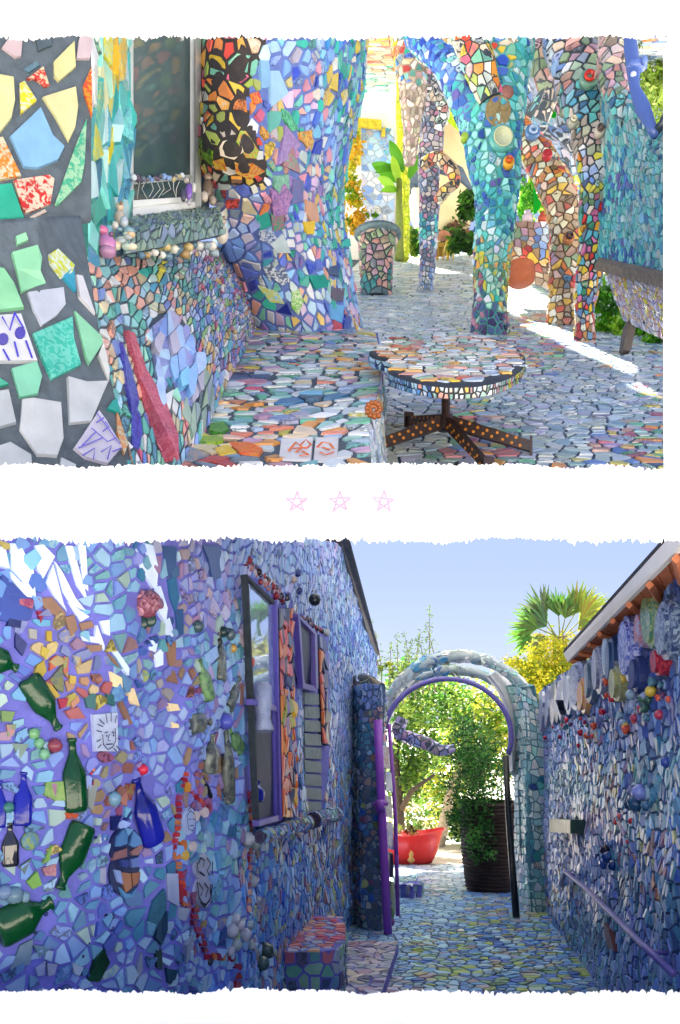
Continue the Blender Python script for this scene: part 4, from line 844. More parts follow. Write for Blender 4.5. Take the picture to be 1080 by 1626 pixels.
foliage(thing('leafy_shrub', 'green shrub low between the lime post and thin column', 'shrub', P(660, 405, 27)), [(660, 385, 27, 16, 20), (610, 392, 27.5, 14, 14)], 900, .2, '387820 509030 88a838')
foliage(thing('leafy_shrub', 'speckled brown green shrub behind the far stools', 'shrub', P(732, 405, 30)), [(724, 372, 30, 26, 24), (690, 366, 31, 30, 14)], 1300, .2, '785848 988068 507838 386828 a87858')
# right side: counter, pot, wall, hung bench
CT = thing('mosaic_counter', 'low mosaic counter with terracotta ledge between the turquoise column and curved trunk', 'counter', P(845, 455, 15.2))
cp = Patch([[P(806, 355, 15.4), P(850, 352, 15.2), P(890, 356, 15.1)], [P(806, 405, 15.3), P(850, 412, 15.1), P(890, 420, 15)], [P(812, 446, 15.6), P(850, 452, 15.4), P(890, 470, 15.2)]], lump=.05)
mosaic(cp, .11, anchors([(820, 370, 'shell'), (860, 380, 'bluewhite'), (840, 400, 'hot'), (870, 430, 'cream')]), CT, grout=plain('brown_grout', '#6a5848'), limit=100, basename='front')
m = MB(); m.lathe(P(826, 452, 14.7), (0, 0, 1), [(0, .16), (.05, .22), (.16, .24), (.26, .2), (.28, .22), (.31, .22), (.3, .18), (.22, .15)], 20); m.build('terracotta_pot', plain('terracotta', '#b0603c', .8, .2, 9), None, True, label='squat terracotta pot on the floor beside the mosaic counter', cat='pot')
RW = thing('turquoise_wall', 'tall turquoise mosaic garden wall with a scooped top at the right edge', 'wall', P(1010, 560, 9.5))
rw = Patch([[P(955, 128, 11.4), P(990, 150, 10.6), P(1018, 190, 10), P(1040, 206, 9.5), P(1062, 180, 9.1), P(1100, 120, 8.5)], [P(955, 280, 11.3), P(985, 280, 10.6), P(1012, 280, 10), P(1036, 280, 9.5), P(1062, 280, 9.1), P(1100, 280, 8.5)], [P(955, 425, 11.2), P(982, 428, 10.6), P(1008, 434, 10), P(1036, 440, 9.5), P(1064, 448, 9.1), P(1100, 456, 8.5)]], lump=.05)
mosaic(rw, .085, anchors([(970, 180, 'rturq'), (1000, 230, 'rturq'), (990, 300, 'cobturq', .7), (1040, 330, 'rturq'), (1030, 260, 'rturq'), (1000, 410, 'cobturq'), (1060, 400, 'rturq'), (1020, 380, 'rturq')]), RW, grout=TEALG, asp=.9, gap=.012)
HB = thing('hung_bench', 'slanting mosaic bench back of lilac and yellow chips on stout legs at the right', 'bench', P(1010, 555, 9))
hb = Patch([[P(958, 418, 10.9), P(1010, 428, 9.9), P(1100, 452, 8.3)], [P(990, 508, 10.5), P(1030, 528, 9.6), P(1100, 560, 8.2)]], smooth=(False, False), res=(20, 20))
mosaic(hb, .07, const('lilyel'), HB, grout=plain('lilac_grout', '#9890a8', .8), gap=.012, basename='back', asp=.8)
m = MB(); m.prism([P(950, 408, 11.2), P(950, 415, 11), P(1100, 450, 8.2), P(1100, 440, 8.4)], (.0, .2, 0)); m.build('ledge', plain('stone_ledge', '#8a7a68', .8, .4, 20), HB)
m = MB(); m.prism([P(998, 508, 10.2), P(990, 556, 10.2), P(1002, 556, 10.2), P(1012, 512, 10.2)], (0, .2, 0)); m.build('leg', plain('grey_leg', '#6a6058', .8, .3, 15), HB)
FG = thing('ground_ivy', 'bright green ivy growing under the hung bench at the right', 'ivy', P(980, 545, 11.6))
foliage(FG, [(965, 490, 12.2, 22, 48), (1000, 530, 11.8, 34, 20), (1050, 545, 11.2, 34, 16)], 1500, .11, '4f9818 78b828 2f6818 98c838')
foliage(thing('light_tree', 'pale green tree beyond the right wall', 'tree', P(1030, 400, 24)), [(1040, 90, 24, 60, 70), (1020, 170, 24, 60, 60), (1090, 150, 24, 60, 80), (985, 110, 25, 30, 40)], 6500, .17, '88a838 a8c058 6f9038 98b048 c0d078')
foliage(thing('light_tree', 'bright leafy tree far behind the cream dome', 'tree', P(735, 350, 36)), [(735, 210, 36, 60, 60), (700, 260, 36, 60, 50), (860, 300, 34, 60, 60), (840, 200, 35, 50, 50)], 4500, .3, 'a8c020 c0d838 88b020 d0e068')
# ---- things on and over the sill
def cluster(name, label, cat, balls, mat=GLZ, parent=None, wob=.05):
    m = MB()
    for (x, y, d, r, c, *sq) in balls: m.ball(P(x, y, d), r / F * d, hx(c), None, sq[0] if sq else (1, 1, 1), 12, 8, wob)
    return m.build(name, mat, parent, True, label=label, cat=cat)
cluster('pink_duck', 'pink and mauve plastic animal lying on the wall ledge left of the sill', 'figurine', [(168, 388, 5.2, 15, 'b878a8', (1.1, .9, 1.1)), (160, 366, 5.2, 10, 'c86890', (1.2, .9, .8)), (170, 400, 5.15, 12, 'a87898', (1.2, 1, .8)), (152, 362, 5.15, 5, 'd880a0', (1.6, .8, .6)), (176, 372, 5.1, 4, '704868')])
cluster('pale_figurine', 'small pale seated figurine above the pink animal', 'figurine', [(190, 345, 5.4, 9, 'b8a898', (1, .9, 1.3)), (190, 328, 5.4, 7, 'c8b098'), (197, 352, 5.3, 7, 'a8b0b8', (1, 1, 1.3)), (183, 358, 5.3, 6, 'd0c8c0'), (192, 322, 5.35, 3, '8a6a50')])
cluster('pebble_pile', 'heap of cream pebbles and shells left of the sill corner', 'shells', [(188 + rnd.uniform(-18, 22), 378 + rnd.uniform(-14, 16), 5.25, rnd.uniform(4, 8), rnd.choice(['c8c0a8', 'a8b8a8', 'd8d0c0', '98a0a0', 'c8a888', '7898a0']), (1.3, 1, .8)) for _ in range(20)], wob=.12)
cluster('shell_row', 'row of white and ochre shells under the window sill', 'shells', [(225 + 6 * k + rnd.uniform(-3, 3), 402 + rnd.uniform(-9, 9) - .35 * k, 5.6 + .07 * k, rnd.uniform(4, 8), rnd.choice(['e0dccc', 'c8b078', 'd8d4c8', 'b8b8b0', '98a8b0', 'a88858', '5a7888', '383838']), (1.2, 1, .9)) for k in range(20)], wob=.15)
cluster('stone_cat', 'cream stone owl shaped figure at the right end of the sill', 'figurine', [(352, 372, 7.4, 11, 'd0c4b4', (1, .9, 1.4)), (352, 352, 7.35, 7, 'c0a898', (1, .9, .9)), (348, 346, 7.3, 3, '988070'), (356, 346, 7.3, 3, '988070')])
cluster('brass_figurine', 'dark brown and silver figurine hanging beside the window sill', 'figurine', [(330, 300, 7.1, 8, '6a5848', (1, .9, 2.0)), (330, 282, 7.1, 6, '887060'), (325, 312, 7.0, 6, 'b8a898', (1, 1, 1.4)), (338, 318, 7.1, 6, '988878', (1, 1, 1.4))], wob=.15)
cluster('purple_doll', 'small purple and grey doll hanging at the lower window corner', 'figurine', [(300, 304, 6.95, 6, '7a58a8', (1, .8, 2.2)), (296, 286, 6.95, 5, 'a8a098'), (291, 310, 6.9, 5, '484858', (1, 1, 2)), (308, 298, 6.95, 4, 'c8c4bc', (1, 1, 2)), (300, 322, 6.9, 4, 'b8b0b8')], wob=.12)
m = MB()
for k in range(26): x = 212 + k * 3.2; m.ball(P(x, 285 + rnd.uniform(-4, 3) - k * .15, 6.32 + k * .027), rnd.uniform(2.5, 5.5) / F * 6.5, hx(rnd.choice(['6a7078', '8fa0b8', '484858', 'b8a878', 'c8ccd0', '5a4858', '7898c8'])), seg=7, rings=5, wob=.2)
m.build('bead_garland', GLZ, None, True, label='strand of grey and blue beads strung across the lower window', cat='garland')
m = MB()
for k in range(8): x = 222 + k * 9; m.tube([P(x, 288, 6.35), P(x + rnd.uniform(-6, 6), 300, 6.34), P(x + rnd.uniform(-10, 10), 312 + rnd.uniform(-4, 6), 6.36)], .002, 4)
m.build('loose_threads', plain('pale_thread', '#c8c8c0', .8), None, label='pale threads hanging from the bead strand', cat='thread')

# ---- ornaments fixed on the posts and standing on the counter
def stud(px, py, d, r, col, name, label, cat, ring=None, sq=(1, 1)):
    k = r / F * d; n = np.array([0, -1.0, .1]); c0 = P(px, py, d); m = MB()
    m.lathe(c0, n, [(-.06, k * .9), (0, k), (.035, k * .98), (.05, k * .8), (.04, k * .6), (.055, .01)], 20, hx(col), None, sq)
    if ring: m.lathe(c0 + n * .05, n, [(0, k * .62), (.03, k * .6), (.035, k * .42), (.0, k * .4)], 18, hx(ring), None, sq)
    return m.build(name, GLZ, None, True, label=label, cat=cat)
stud(935, 126, 11.22, 15, '68907c', 'medallion', 'round grey green medallion with red centre high on the slim right post', 'medallion', 'd83020')
stud(952, 208, 11.15, 8, 'c8b8a8', 'cup', 'cream cup ring set sideways in the slim right post', 'cup', '5a4a44', (1, 1.2))
stud(903, 378, 12.62, 9, 'a86840', 'medallion', 'small brown disc on the fat curved trunk below its bend', 'medallion', '302830')
stud(869, 246, 12.85, 8, 'b83038', 'medallion', 'dark red disc at the top bend of the fat curved trunk', 'medallion')
stud(846, 210, 13.0, 12, '5878a8', 'flower_ornament', 'blue grey ceramic flower where the curved trunk meets the canopy', 'ornament', 'a8b8d8')
stud(910, 194, 11.3, 8, 'a8a898', 'cup', 'pale grey cup mouth on the left side of the slim right post', 'cup', 'e0d8b8')
stud(738, 218, 11.6, 6, '98b838', 'button', 'small lime green button on the left of the turquoise column', 'button')
stud(808, 258, 11.62, 9, 'e0a020', 'flower_tile', 'orange yellow flower tile under the turquoise cup', 'tile', 'd05020')
for k, (x, r, col, lab) in enumerate(((818, 7, '6a88b8', 'little blue jar at the left end of the mosaic counter'), (838, 9, 'c8b8c0', 'pale lilac jar in the middle of the mosaic counter'), (862, 8, 'b85038', 'rust red jar at the right end of the mosaic counter'), (876, 6, 'e8e4dc', 'small white jar nearest the curved trunk on the counter'))):
    kk = r / F * 15.3; m = MB(); m.lathe(P(x, 354, 15.35), (0, 0, 1), [(0, kk * .6), (kk * .5, kk), (kk * 1.3, kk * .9), (kk * 1.8, kk * .45), (kk * 2.1, kk * .6), (kk * 2.0, kk * .3)], 14, hx(col)); m.build('jar', GLZ, None, True, label=lab, cat='jar', group='jars on the mosaic counter')
foliage(thing('potted_greenery', 'fresh green leaves between the turquoise column and the curved trunk', 'plant', P(838, 350, 16.2)), [(835, 318, 16.2, 22, 34), (850, 300, 16.5, 20, 30)], 900, .1, '4fb028 78c838 309020 98d848')
foliage(thing('hanging_creeper', 'grey green creeper hanging under the right end of the canopy', 'creeper', P(960, 60, 13)), [(890, 70, 15.5, 60, 22), (985, 60, 13.5, 40, 30)], 1400, .09, '6f8868 88a080 a8b890 587850')

# ================================================================== LOWER PASSAGE
# ---- path
PT = thing('path', None, None, L(0, 5, 0), kind='structure')
m = MB(); bed = Patch([[L(a, d, 0) for a in (-2.6, 1.25)] for d in (3.4, 17.5)], smooth=(False, False), res=(20, 10)); bed.base(m, .1); m.build('paving_bed', plain('blue_grey_grout', '#52627c', .85), PT)
lp1 = Patch([[L(a, d, .002) for a in (-1.3, 1.12)] for d in (6.2, 10.2)], smooth=(False, False), res=(20, 10))
lp2 = Patch([[L(a, d, .002) for a in (-1.2, 1.12)] for d in (10.22, 17.3)], smooth=(False, False), res=(20, 10))
ppal = anchors([(600, 1520, 'lpath'), (680, 1500, 'lpathc'), (800, 1520, 'lpathc'), (880, 1540, 'lpathc'), (760, 1480, 'lpathc'), (640, 1460, 'lpath'), (700, 1440, 'lpath'), (700, 1400, 'floor'), (600, 1560, 'slab'), (600, 1530, 'lpath')])
mosaic(lp1, .088, ppal, PT, gap=.014, t=.005, tilt=.05, name='paving_piece', ymax=1595)
mosaic(lp2, .12, ppal, PT, gap=.018, t=.005, tilt=.03, name='paving_chip')
strip = [([(688, 1478), (700, 1464), (716, 1466), (712, 1484), (690, 1490)], 'b8b828'), ([(594, 1506), (624, 1500), (626, 1512), (598, 1514)], 'd0c020'), ([(752, 1436), (770, 1434), (768, 1444), (754, 1446)], 'c06068'), ([(632, 1526), (644, 1522), (646, 1534), (634, 1536)], 'c0b828')]
sandy = plain('pale_gravel', '#c8b8a0', .95, .2, 4, .6)
sheet(lambda a, d: L(a, d, -.01), [-4, -1.3, 1.25, 4], [17.4, 20, 23], sandy, 'gravel_court')

# ---- left wall
def WC(x, d, ytop): return (x, d, ytop)
cols_ = [(-70, 3.4, 835), (60, 3.6, 835), (150, 3.8, 835), (225, 4.05, 838), (300, 4.35, 840), (350, 4.7, 842), (400, 5.25, 845), (450, 6.2, 850), (500, 7.6, 855), (545, 9.5, 877), (572, 11.5, 957), (596, 13.6, 1030)]
lw = Patch([[P(x, yt, d) for x, d, yt in cols_], [P(x, .5 * yt + .5 * (1240 + 2400 / d), d) for x, d, yt in cols_], [P(x, 1240 + 2400 / d, d) for x, d, yt in cols_]], smooth=(False, True), res=(70, 90), lump=.05)
LW = thing('mosaic_wall', 'tall violet grouted mosaic wall of the house with bottles, tiles and two windows', 'wall', L(-1.6, 6, 0))
b = MB(); lw.base(b, .15); b.build('backing', PURP, LW, smooth=True)
lpal = anchors([(20, 940, 'lblue'), (60, 1000, 'lblue'), (70, 1020, 'lyel', 1.2), (110, 1060, 'lyel', 1.1), (150, 1080, 'lyel'), (20, 1030, 'lblue'), (170, 900, 'lglass'), (190, 960, 'lglass'), (230, 1030, 'lmix'), (210, 1100, 'lmix'), (260, 920, 'lteal', .8), (310, 900, 'lpink', 1.3), (330, 950, 'lpink'), (350, 900, 'llilac'), (330, 1010, 'lglass'), (290, 1080, 'lorng', .7), (290, 1150, 'llilac'), (400, 880, 'llilac'), (460, 900, 'llilac', 1.3), (430, 940, 'lpink', .6), (520, 950, 'lstreak', 1.0), (500, 930, 'llilac', 1.2), (550, 1020, 'lblue', 1.0), (540, 1080, 'llilac'), (30, 1150, 'lglass'), (80, 1230, 'lglass'), (160, 1220, 'lorng'), (200, 1150, 'llilac'), (40, 1400, 'lglass'), (130, 1460, 'lglass'), (60, 1530, 'lwhite'), (150, 1500, 'lglass'), (220, 1450, 'lteal'), (260, 1500, 'lwhite', 1.2), (240, 1420, 'lteal'), (180, 1450, 'lblue'), (320, 1260, 'lorng'), (360, 1300, 'lteal'), (330, 1350, 'lglass'), (300, 1430, 'lorng', .7), (360, 1420, 'lglass'), (350, 1470, 'lyel', .5), (340, 1520, 'lwhite'), (370, 1540, 'lblue', .9), (430, 1420, 'llow', 1.3), (480, 1370, 'llow', 1.4), (450, 1350, 'lyel', .35), (540, 1400, 'llow', 1.3), (430, 1500, 'llow'), (550, 1250, 'llow'), (540, 1160, 'llilac')], 2.2)
BT = [(42, 1076, 92, 1158, 40, 'g', 1), (112, 1172, 119, 1290, 36, 'g', 0), (130, 1308, 92, 1412, 40, 'g', 1), (-8, 1478, 80, 1432, 60, 'g', 1), (37, 1226, 34, 1312, 30, 'b', 0), (15, 1306, 16, 1376, 28, 'k', 0), (0, 1240, -2, 1315, 22, 'b', 0), (-22, 1040, 26, 1062, 40, 'g', 1), (213, 1236, 243, 1340, 36, 'b', 0)]
def bcorn(x0, y0, x1, y1, w):
    dx, dy = x1 - x0, y1 - y0; l = math.hypot(dx, dy); nx, ny = -dy / l * w * .55, dx / l * w * .55
    return [(x0 + nx, y0 + ny), (x1 + nx, y1 + ny), (x1 - nx, y1 - ny), (x0 - nx, y0 - ny)]
excl = [bcorn(*q[:5]) for q in BT]
win1 = [(390, 905), (445, 958), (470, 968), (474, 1300), (416, 1318), (390, 1300)]; win2 = [(472, 968), (503, 1002), (520, 1000), (524, 1180), (514, 1298), (486, 1300), (478, 1100)]
excl += [win1, win2, ell(227, 958, 24, 28), [(142, 1130), (184, 1132), (184, 1196), (144, 1194)], ell(197, 1368, 27, 58), ell(46, 1335, 15, 20), ell(319, 1398, 15, 42), ell(296, 1304, 13, 24)]
shards = [([(12, 908), (54, 946), (52, 950), (40, 948), (14, 920)], 0), ([(14, 862), (30, 862), (52, 905), (54, 950), (14, 905)], 0), ([(54, 866), (68, 864), (86, 884), (66, 920), (56, 905)], 0), ([(70, 925), (82, 895), (100, 960), (106, 972), (84, 948)], 0), ([(84, 890), (95, 905), (118, 950), (135, 972), (112, 962), (98, 940)], 0), ([(100, 866), (112, 866), (140, 958), (120, 930)], 0), ([(120, 864), (132, 866), (140, 940), (132, 932)], 0), ([(8, 870), (12, 905), (-8, 900), (-8, 866)], 0), ([(56, 950), (80, 948), (104, 975), (98, 985), (72, 970)], 1), ([(100, 980), (116, 976), (122, 1000), (110, 1012)], 1), ([(106, 956), (140, 980), (126, 988)], 0), ([(124, 990), (142, 986), (146, 996), (128, 1002)], 1), ([(126, 1008), (152, 1012), (156, 1022), (130, 1018)], 0), ([(150, 992), (164, 1026), (164, 1034), (148, 1010)], 0), ([(134, 1024), (160, 1024), (158, 1034), (140, 1036)], 1), ([(156, 986), (172, 984), (172, 1010), (162, 1006)], 0), ([(168, 1036), (180, 1048), (186, 1060), (176, 1052)], 1), ([(172, 1066), (190, 1076), (192, 1094), (176, 1090)], 2), ([(196, 1094), (210, 1092), (218, 1122), (206, 1118)], 2), ([(188, 1104), (208, 1150), (200, 1152), (186, 1120)], 1), ([(174, 1016), (200, 1062), (198, 1074), (176, 1034)], 0),
 ([(212, 862), (226, 900), (238, 915), (246, 930), (240, 935), (222, 905)], 0), ([(226, 862), (240, 866), (248, 900), (238, 902)], 0), ([(226, 910), (240, 898), (248, 912), (246, 928)], 0), ([(244, 930), (254, 930), (262, 966), (258, 990), (246, 970)], 0), ([(260, 984), (266, 980), (274, 1006), (272, 1012), (260, 1008)], 0), ([(262, 1020), (276, 1018), (276, 1050), (268, 1062), (264, 1044)], 1), ([(262, 1060), (276, 1066), (280, 1086), (264, 1082)], 1), ([(262, 1116), (280, 1118), (284, 1128), (266, 1130)], 2), ([(236, 1016), (248, 1018), (244, 1036), (236, 1032)], 0), ([(242, 1040), (256, 1026), (256, 1056), (246, 1060)], 0), ([(268, 1146), (282, 1150), (282, 1156), (270, 1156)], 2)]
excl += [q[0] for q in shards]
blues = [([(0, 910), (14, 922), (54, 960), (48, 984), (20, 990), (-8, 985)], '3c58b8'), ([(256, 866), (278, 868), (276, 900), (264, 918)], '4868a0'), ([(264, 920), (276, 915), (282, 950), (276, 972), (268, 950)], '3878a8'), ([(276, 968), (288, 966), (288, 1008), (280, 1010)], '3c68a0'), ([(318, 864), (350, 866), (348, 918), (334, 924), (328, 890)], '44609c'), ([(268, 900), (280, 898), (284, 914), (270, 920)], '5078a8')]
excl += [q[0] for q in blues]
bigL = [([(12, 982), (32, 986), (30, 998), (8, 994)], '1c2a70', None), ([(22, 1004), (40, 1022), (34, 1042), (22, 1028)], '20307c', None), ([(28, 944), (52, 954), (48, 968), (28, 960)], 'd07888', 'a84870'), ([(56, 1056), (68, 1048), (72, 1066), (62, 1080), (52, 1068)], 'c8b03c', None), ([(64, 1026), (76, 1032), (70, 1046), (62, 1040)], 'd0b838', None), ([(68, 1082), (78, 1086), (94, 1106), (86, 1110)], 'd0b048', None), ([(44, 998), (56, 1000), (56, 1016), (44, 1014)], 'b8b8b0', None), ([(72, 1002), (80, 1002), (80, 1020), (72, 1018)], 'd8b83c', None), ([(114, 1040), (126, 1044), (126, 1062), (120, 1058)], 'c8c0a0', 'c89848'), ([(90, 1110), (106, 1108), (102, 1122), (94, 1126)], 'b82c48', None), ([(56, 970), (68, 972), (62, 990)], 'b02848', None), ([(78, 1046), (88, 1040), (86, 1060), (76, 1066)], 'd86848', 'b84848'), ([(98, 1042), (106, 1044), (106, 1078), (98, 1068)], 'd05848', '98a060'), ([(76, 1080), (96, 1056), (100, 1100), (90, 1098)], '687868', '888850'), ([(108, 1072), (118, 1074), (118, 1086), (108, 1086)], 'd8b840', None), ([(110, 1116), (122, 1104), (124, 1114), (112, 1126)], 'd89878', None),
 ([(132, 1108), (150, 1096), (148, 1126), (136, 1124)], '4a8080', None), ([(166, 1098), (182, 1106), (178, 1122), (168, 1118)], '3c7878', None), ([(0, 1128), (22, 1130), (16, 1146), (0, 1146)], '80a858', None), ([(16, 1180), (44, 1182), (30, 1206)], '88a090', None), ([(8, 1150), (24, 1150), (20, 1168), (10, 1170)], 'c88890', '88a070'), ([(70, 1242), (104, 1240), (104, 1272), (86, 1272), (66, 1262)], '8fbf60', 'a8c870'), ([(74, 1244), (88, 1244), (86, 1270), (74, 1268)], 'b880a0', None), ([(64, 1372), (80, 1340), (76, 1366)], '8cc058', None), ([(40, 1400), (56, 1382), (64, 1404), (50, 1412)], '8cc45c', None), ([(28, 1376), (48, 1362), (36, 1388)], '5a7878', None), ([(64, 1378), (86, 1370), (86, 1390), (70, 1390)], 'c08090', 'd8a0a0'), ([(136, 1246), (152, 1246), (144, 1288), (136, 1280)], 'a8b0a8', None), ([(156, 1378), (166, 1376), (164, 1404), (156, 1402)], 'b8bcd8', None), ([(174, 1296), (190, 1294), (180, 1320), (174, 1318)], '202c74', None), ([(194, 1302), (206, 1284), (206, 1300), (196, 1304)], '283888', None), ([(100, 1290), (122, 1292), (118, 1302), (104, 1300)], 'd8582c', None), ([(198, 1244), (212, 1244), (208, 1272), (198, 1270)], 'b09050', 'a04858'), ([(188, 1256), (200, 1256), (196, 1280), (188, 1276)], 'c88878', None),
 ([(258, 1410), (262, 1440), (242, 1482), (232, 1462), (240, 1430)], '3c7c98', '387088'), ([(256, 1436), (266, 1446), (262, 1476), (250, 1500), (242, 1488)], '1f4a68', None), ([(262, 1386), (278, 1386), (280, 1440), (264, 1430)], 'a8b8e0', None), ([(282, 1440), (298, 1442), (292, 1462), (280, 1460)], 'b8c4dc', None), ([(290, 1500), (300, 1482), (306, 1506), (294, 1536)], 'a8b8d0', None), ([(280, 1402), (290, 1404), (290, 1440), (280, 1430)], 'b83040', None), ([(214, 1534), (222, 1510), (224, 1540), (216, 1556)], 'a8b4c8', None), ([(244, 1506), (254, 1506), (254, 1540), (246, 1536)], '184848', None), ([(260, 1536), (278, 1540), (272, 1566), (264, 1560)], '1f5068', None), ([(112, 1528), (130, 1536), (122, 1550), (114, 1546)], 'b8c8e0', None), ([(54, 1536), (70, 1526), (68, 1548), (58, 1550)], 'a8b8e0', None), ([(72, 1530), (88, 1530), (84, 1548), (74, 1550)], 'b0b8d8', None), ([(12, 1545), (30, 1500), (50, 1490), (46, 1530)], '7898b0', None), ([(50, 1500), (84, 1502), (60, 1520)], '5a88a8', None)]
bigL += [([(136, 1558), (148, 1520), (160, 1506), (172, 1528), (156, 1560)], '0c5a34', '0a4028')]
excl += [q[0] for q in bigL]
# red borders
reds = []
for (x0, y0, x1, y1, k, w) in ((283, 1262, 276, 1350, 9, 10), (300, 1258, 332, 1285, 5, 10), (277, 1352, 292, 1440, 6, 10), (308, 1440, 306, 1470, 3, 12), (310, 1470, 330, 1525, 5, 11), (334, 1518, 372, 1522, 5, 12), (395, 1255, 398, 1340, 7, 5), (396, 1345, 392, 1450, 8, 7), (288, 1252, 292, 1225, 3, 10), (290, 1230, 296, 1290, 0, 0), (374, 1528, 376, 1570, 3, 11)):
    for i in range(k):
        f = (i + .5) / k; x, y = x0 + (x1 - x0) * f, y0 + (y1 - y0) * f; h = max(abs(y1 - y0), abs(x1 - x0)) / k * .42; ww = w * .5
        if abs(y1 - y0) < abs(x1 - x0): ww, h = h, ww
        reds.append([(x - ww * rnd.uniform(.7, 1), y - h), (x + ww * rnd.uniform(.5, 1), y - h * rnd.uniform(.7, 1)), (x + ww, y + h * rnd.uniform(.6, 1)), (x - ww * rnd.uniform(.6, 1), y + h)])
excl += reds
def lkeep(x, y): return True
lw_near = lambda x, y: x < 330
DIM[0] = .9; INS[0] = .8
mosaic(lw, .054, lpal, LW, gap=.013, t=.010, excl=excl, keepf=lw_near, limit=300, drop=.3, ymax=1590, tilt=.07)
DIM[0] = 1.0
mosaic(lw, .062, lpal, LW, gap=.012, t=.010, excl=excl, keepf=lambda x, y: x >= 330, limit=200, drop=.2, ymax=1590, tilt=.08, name='chip', asp=1.2)
MIR = plain('mirror_glass', '#dfe8f4', .03, .02, 3, 0, .5, .92, col2='#d4e0f0')
INS[0] = 1.15
for pts, k in shards: insert(lw, pts, ('d4e4ff', '8c6a54', 'f0d8a8')[k], LW, t=.012, name='painted_mirror_shard', tilt=.05)  # pale blue shards carry the reflected sky as painted colour
INS[0] = .75
for pts, c in blues: insert(lw, pts, c, LW, t=.012, pat=c)
for pts, c, p in bigL: insert(lw, pts, c, LW, p, t=.014, tilt=.06)
for pts in reds:
    c = rnd.choice(PALS['lred'].split()); insert(lw, pts, c, LW, t=.013, name='red_tile', tilt=.08)
for x, y in ((295, 1250), (288, 1342), (303, 1344), (308, 1296), (322, 1290), (291, 1358)): insert(lw, ell(x, y, 6, 9, 7), rnd.choice(['e8a030', 'd87838', 'e0b850', 'e8d8d8']), LW, t=.014)
BG = {'g': plain('green_bottle_glass', '#054a1e', .12, .25, 7, .1, .5, col2='#063c1c', coat=.15), 'b': plain('blue_bottle_glass', '#1a22a0', .12, .25, 5, .1, .5, col2='#12186c', coat=.15), 'k': plain('black_bottle_glass', '#16141e', .08, .3, 6, 0, .8, coat=.6), 'lg': plain('pale_green_glass', '#6fa05c', .08, .5, 30, .5, .8, col2='#38603c', coat=.5), 'st': plain('smoky_glass', '#6a7468', .08, .5, 26, .5, .8, col2='#1c2422', coat=.6)}
def bottle(patch, x0, y0, x1, y1, w, kind, neck_end, parent, flat=.55, name='bottle'):
    p0, n0 = patch.at(x0, y0); p1, n1 = patch.at(x1, y1); n = n0 + n1; n /= np.linalg.norm(n)
    if neck_end: p0, p1 = p1, p0
    ax = p1 - p0; Ln = np.linalg.norm(ax); ax /= Ln; side = np.cross(ax, n); side /= np.linalg.norm(side)
    mid = (p0 + p1) / 2; k = np.linalg.norm(proj(mid + side * .01) - proj(mid - side * .01)) / .02
    r = w / 2 / k; m = MB(); nr = r * .3
    prof = [(0, nr * 1.0), (.01 * Ln, nr * 1.3), (.05 * Ln, nr * 1.3), (.06 * Ln, nr * .95), (.2 * Ln, nr * 1.05), (.32 * Ln, r * .62), (.45 * Ln, r * .95), (.52 * Ln, r), (.92 * Ln, r), (.97 * Ln, r * .93), (.995 * Ln, r * .8), (1.0 * Ln, r * .6), (.975 * Ln, r * .3)]
    m.lathe(p0 + n * r * flat * .35, ax, prof, 20, side=side, sq=(1, flat))
    return m.build(name, BG[kind], parent, True, origin=mid)
for q in BT: bottle(lw, *q[:5], q[5], q[6], LW)
for q in ((314, 1046, 330, 1112, 18, 'lg', 0), (300, 1150, 332, 1146, 34, 'st', 1), (378, 1076, 360, 1124, 20, 'st', 0), (362, 1160, 378, 1190, 26, 'lg', 0), (346, 1000, 348, 1082, 14, 'st', 0), (356, 1150, 360, 1275, 14, 'st', 0), (334, 1165, 328, 1228, 16, 'st', 0), (322, 1236, 334, 1266, 10, 'k', 0), (405, 1240, 402, 1272, 12, 'b', 0), (494, 1002, 496, 1018, 5, 'k', 0)): bottle(lw, *q[:5], q[5], q[6], LW, flat=.6)
INS[0] = .9
# rose with petals and leaves
RS = thing('ceramic_rose', 'dusky pink ceramic rose with dark leaves fixed high on the violet wall', 'ornament', lw.at(228, 960)[0])
p, n = lw.at(232, 960); n = np.array([.35, -.93, .1]); up = np.array([0, .1, 1.0]); sx = np.cross(n, up)
m = MB()
for k in range(19):
    rr = .012 + .0030 * k; th = k * 2.4; c = p + n * (.085 - .0028 * k) + (sx * math.cos(th) + up * math.sin(th)) * rr * .85
    col = hx(rnd.choice(['b07888', 'a06878', 'c08898', '985c70', '8a4c60']))
    nn = n * .55 + (sx * math.cos(th) + up * math.sin(th)) * .8; nn /= np.linalg.norm(nn)
    m.lathe(c, nn, [(-.004, .022 + .0006 * k), (.004, .021 + .0006 * k), (.001, .01)], 10, col, sq=(1, .75))
m.build('petals', GLZ, RS, True)
m = MB()
for a in (150, 185, 215, 240, 270, 300): th = math.radians(a); q = p + n * .02 + (sx * math.cos(th) * -1 + up * math.sin(th)) * .055 * -1 + np.array([-.03, 0, 0]); m.ball(p + n * .02 + np.array([math.cos(th) * .07 - .02, 0, math.sin(th) * .08]), .03, hx('24423c'), sq=(.9, .35, 1.1))
m.build('leaves', GLZ, RS, True)
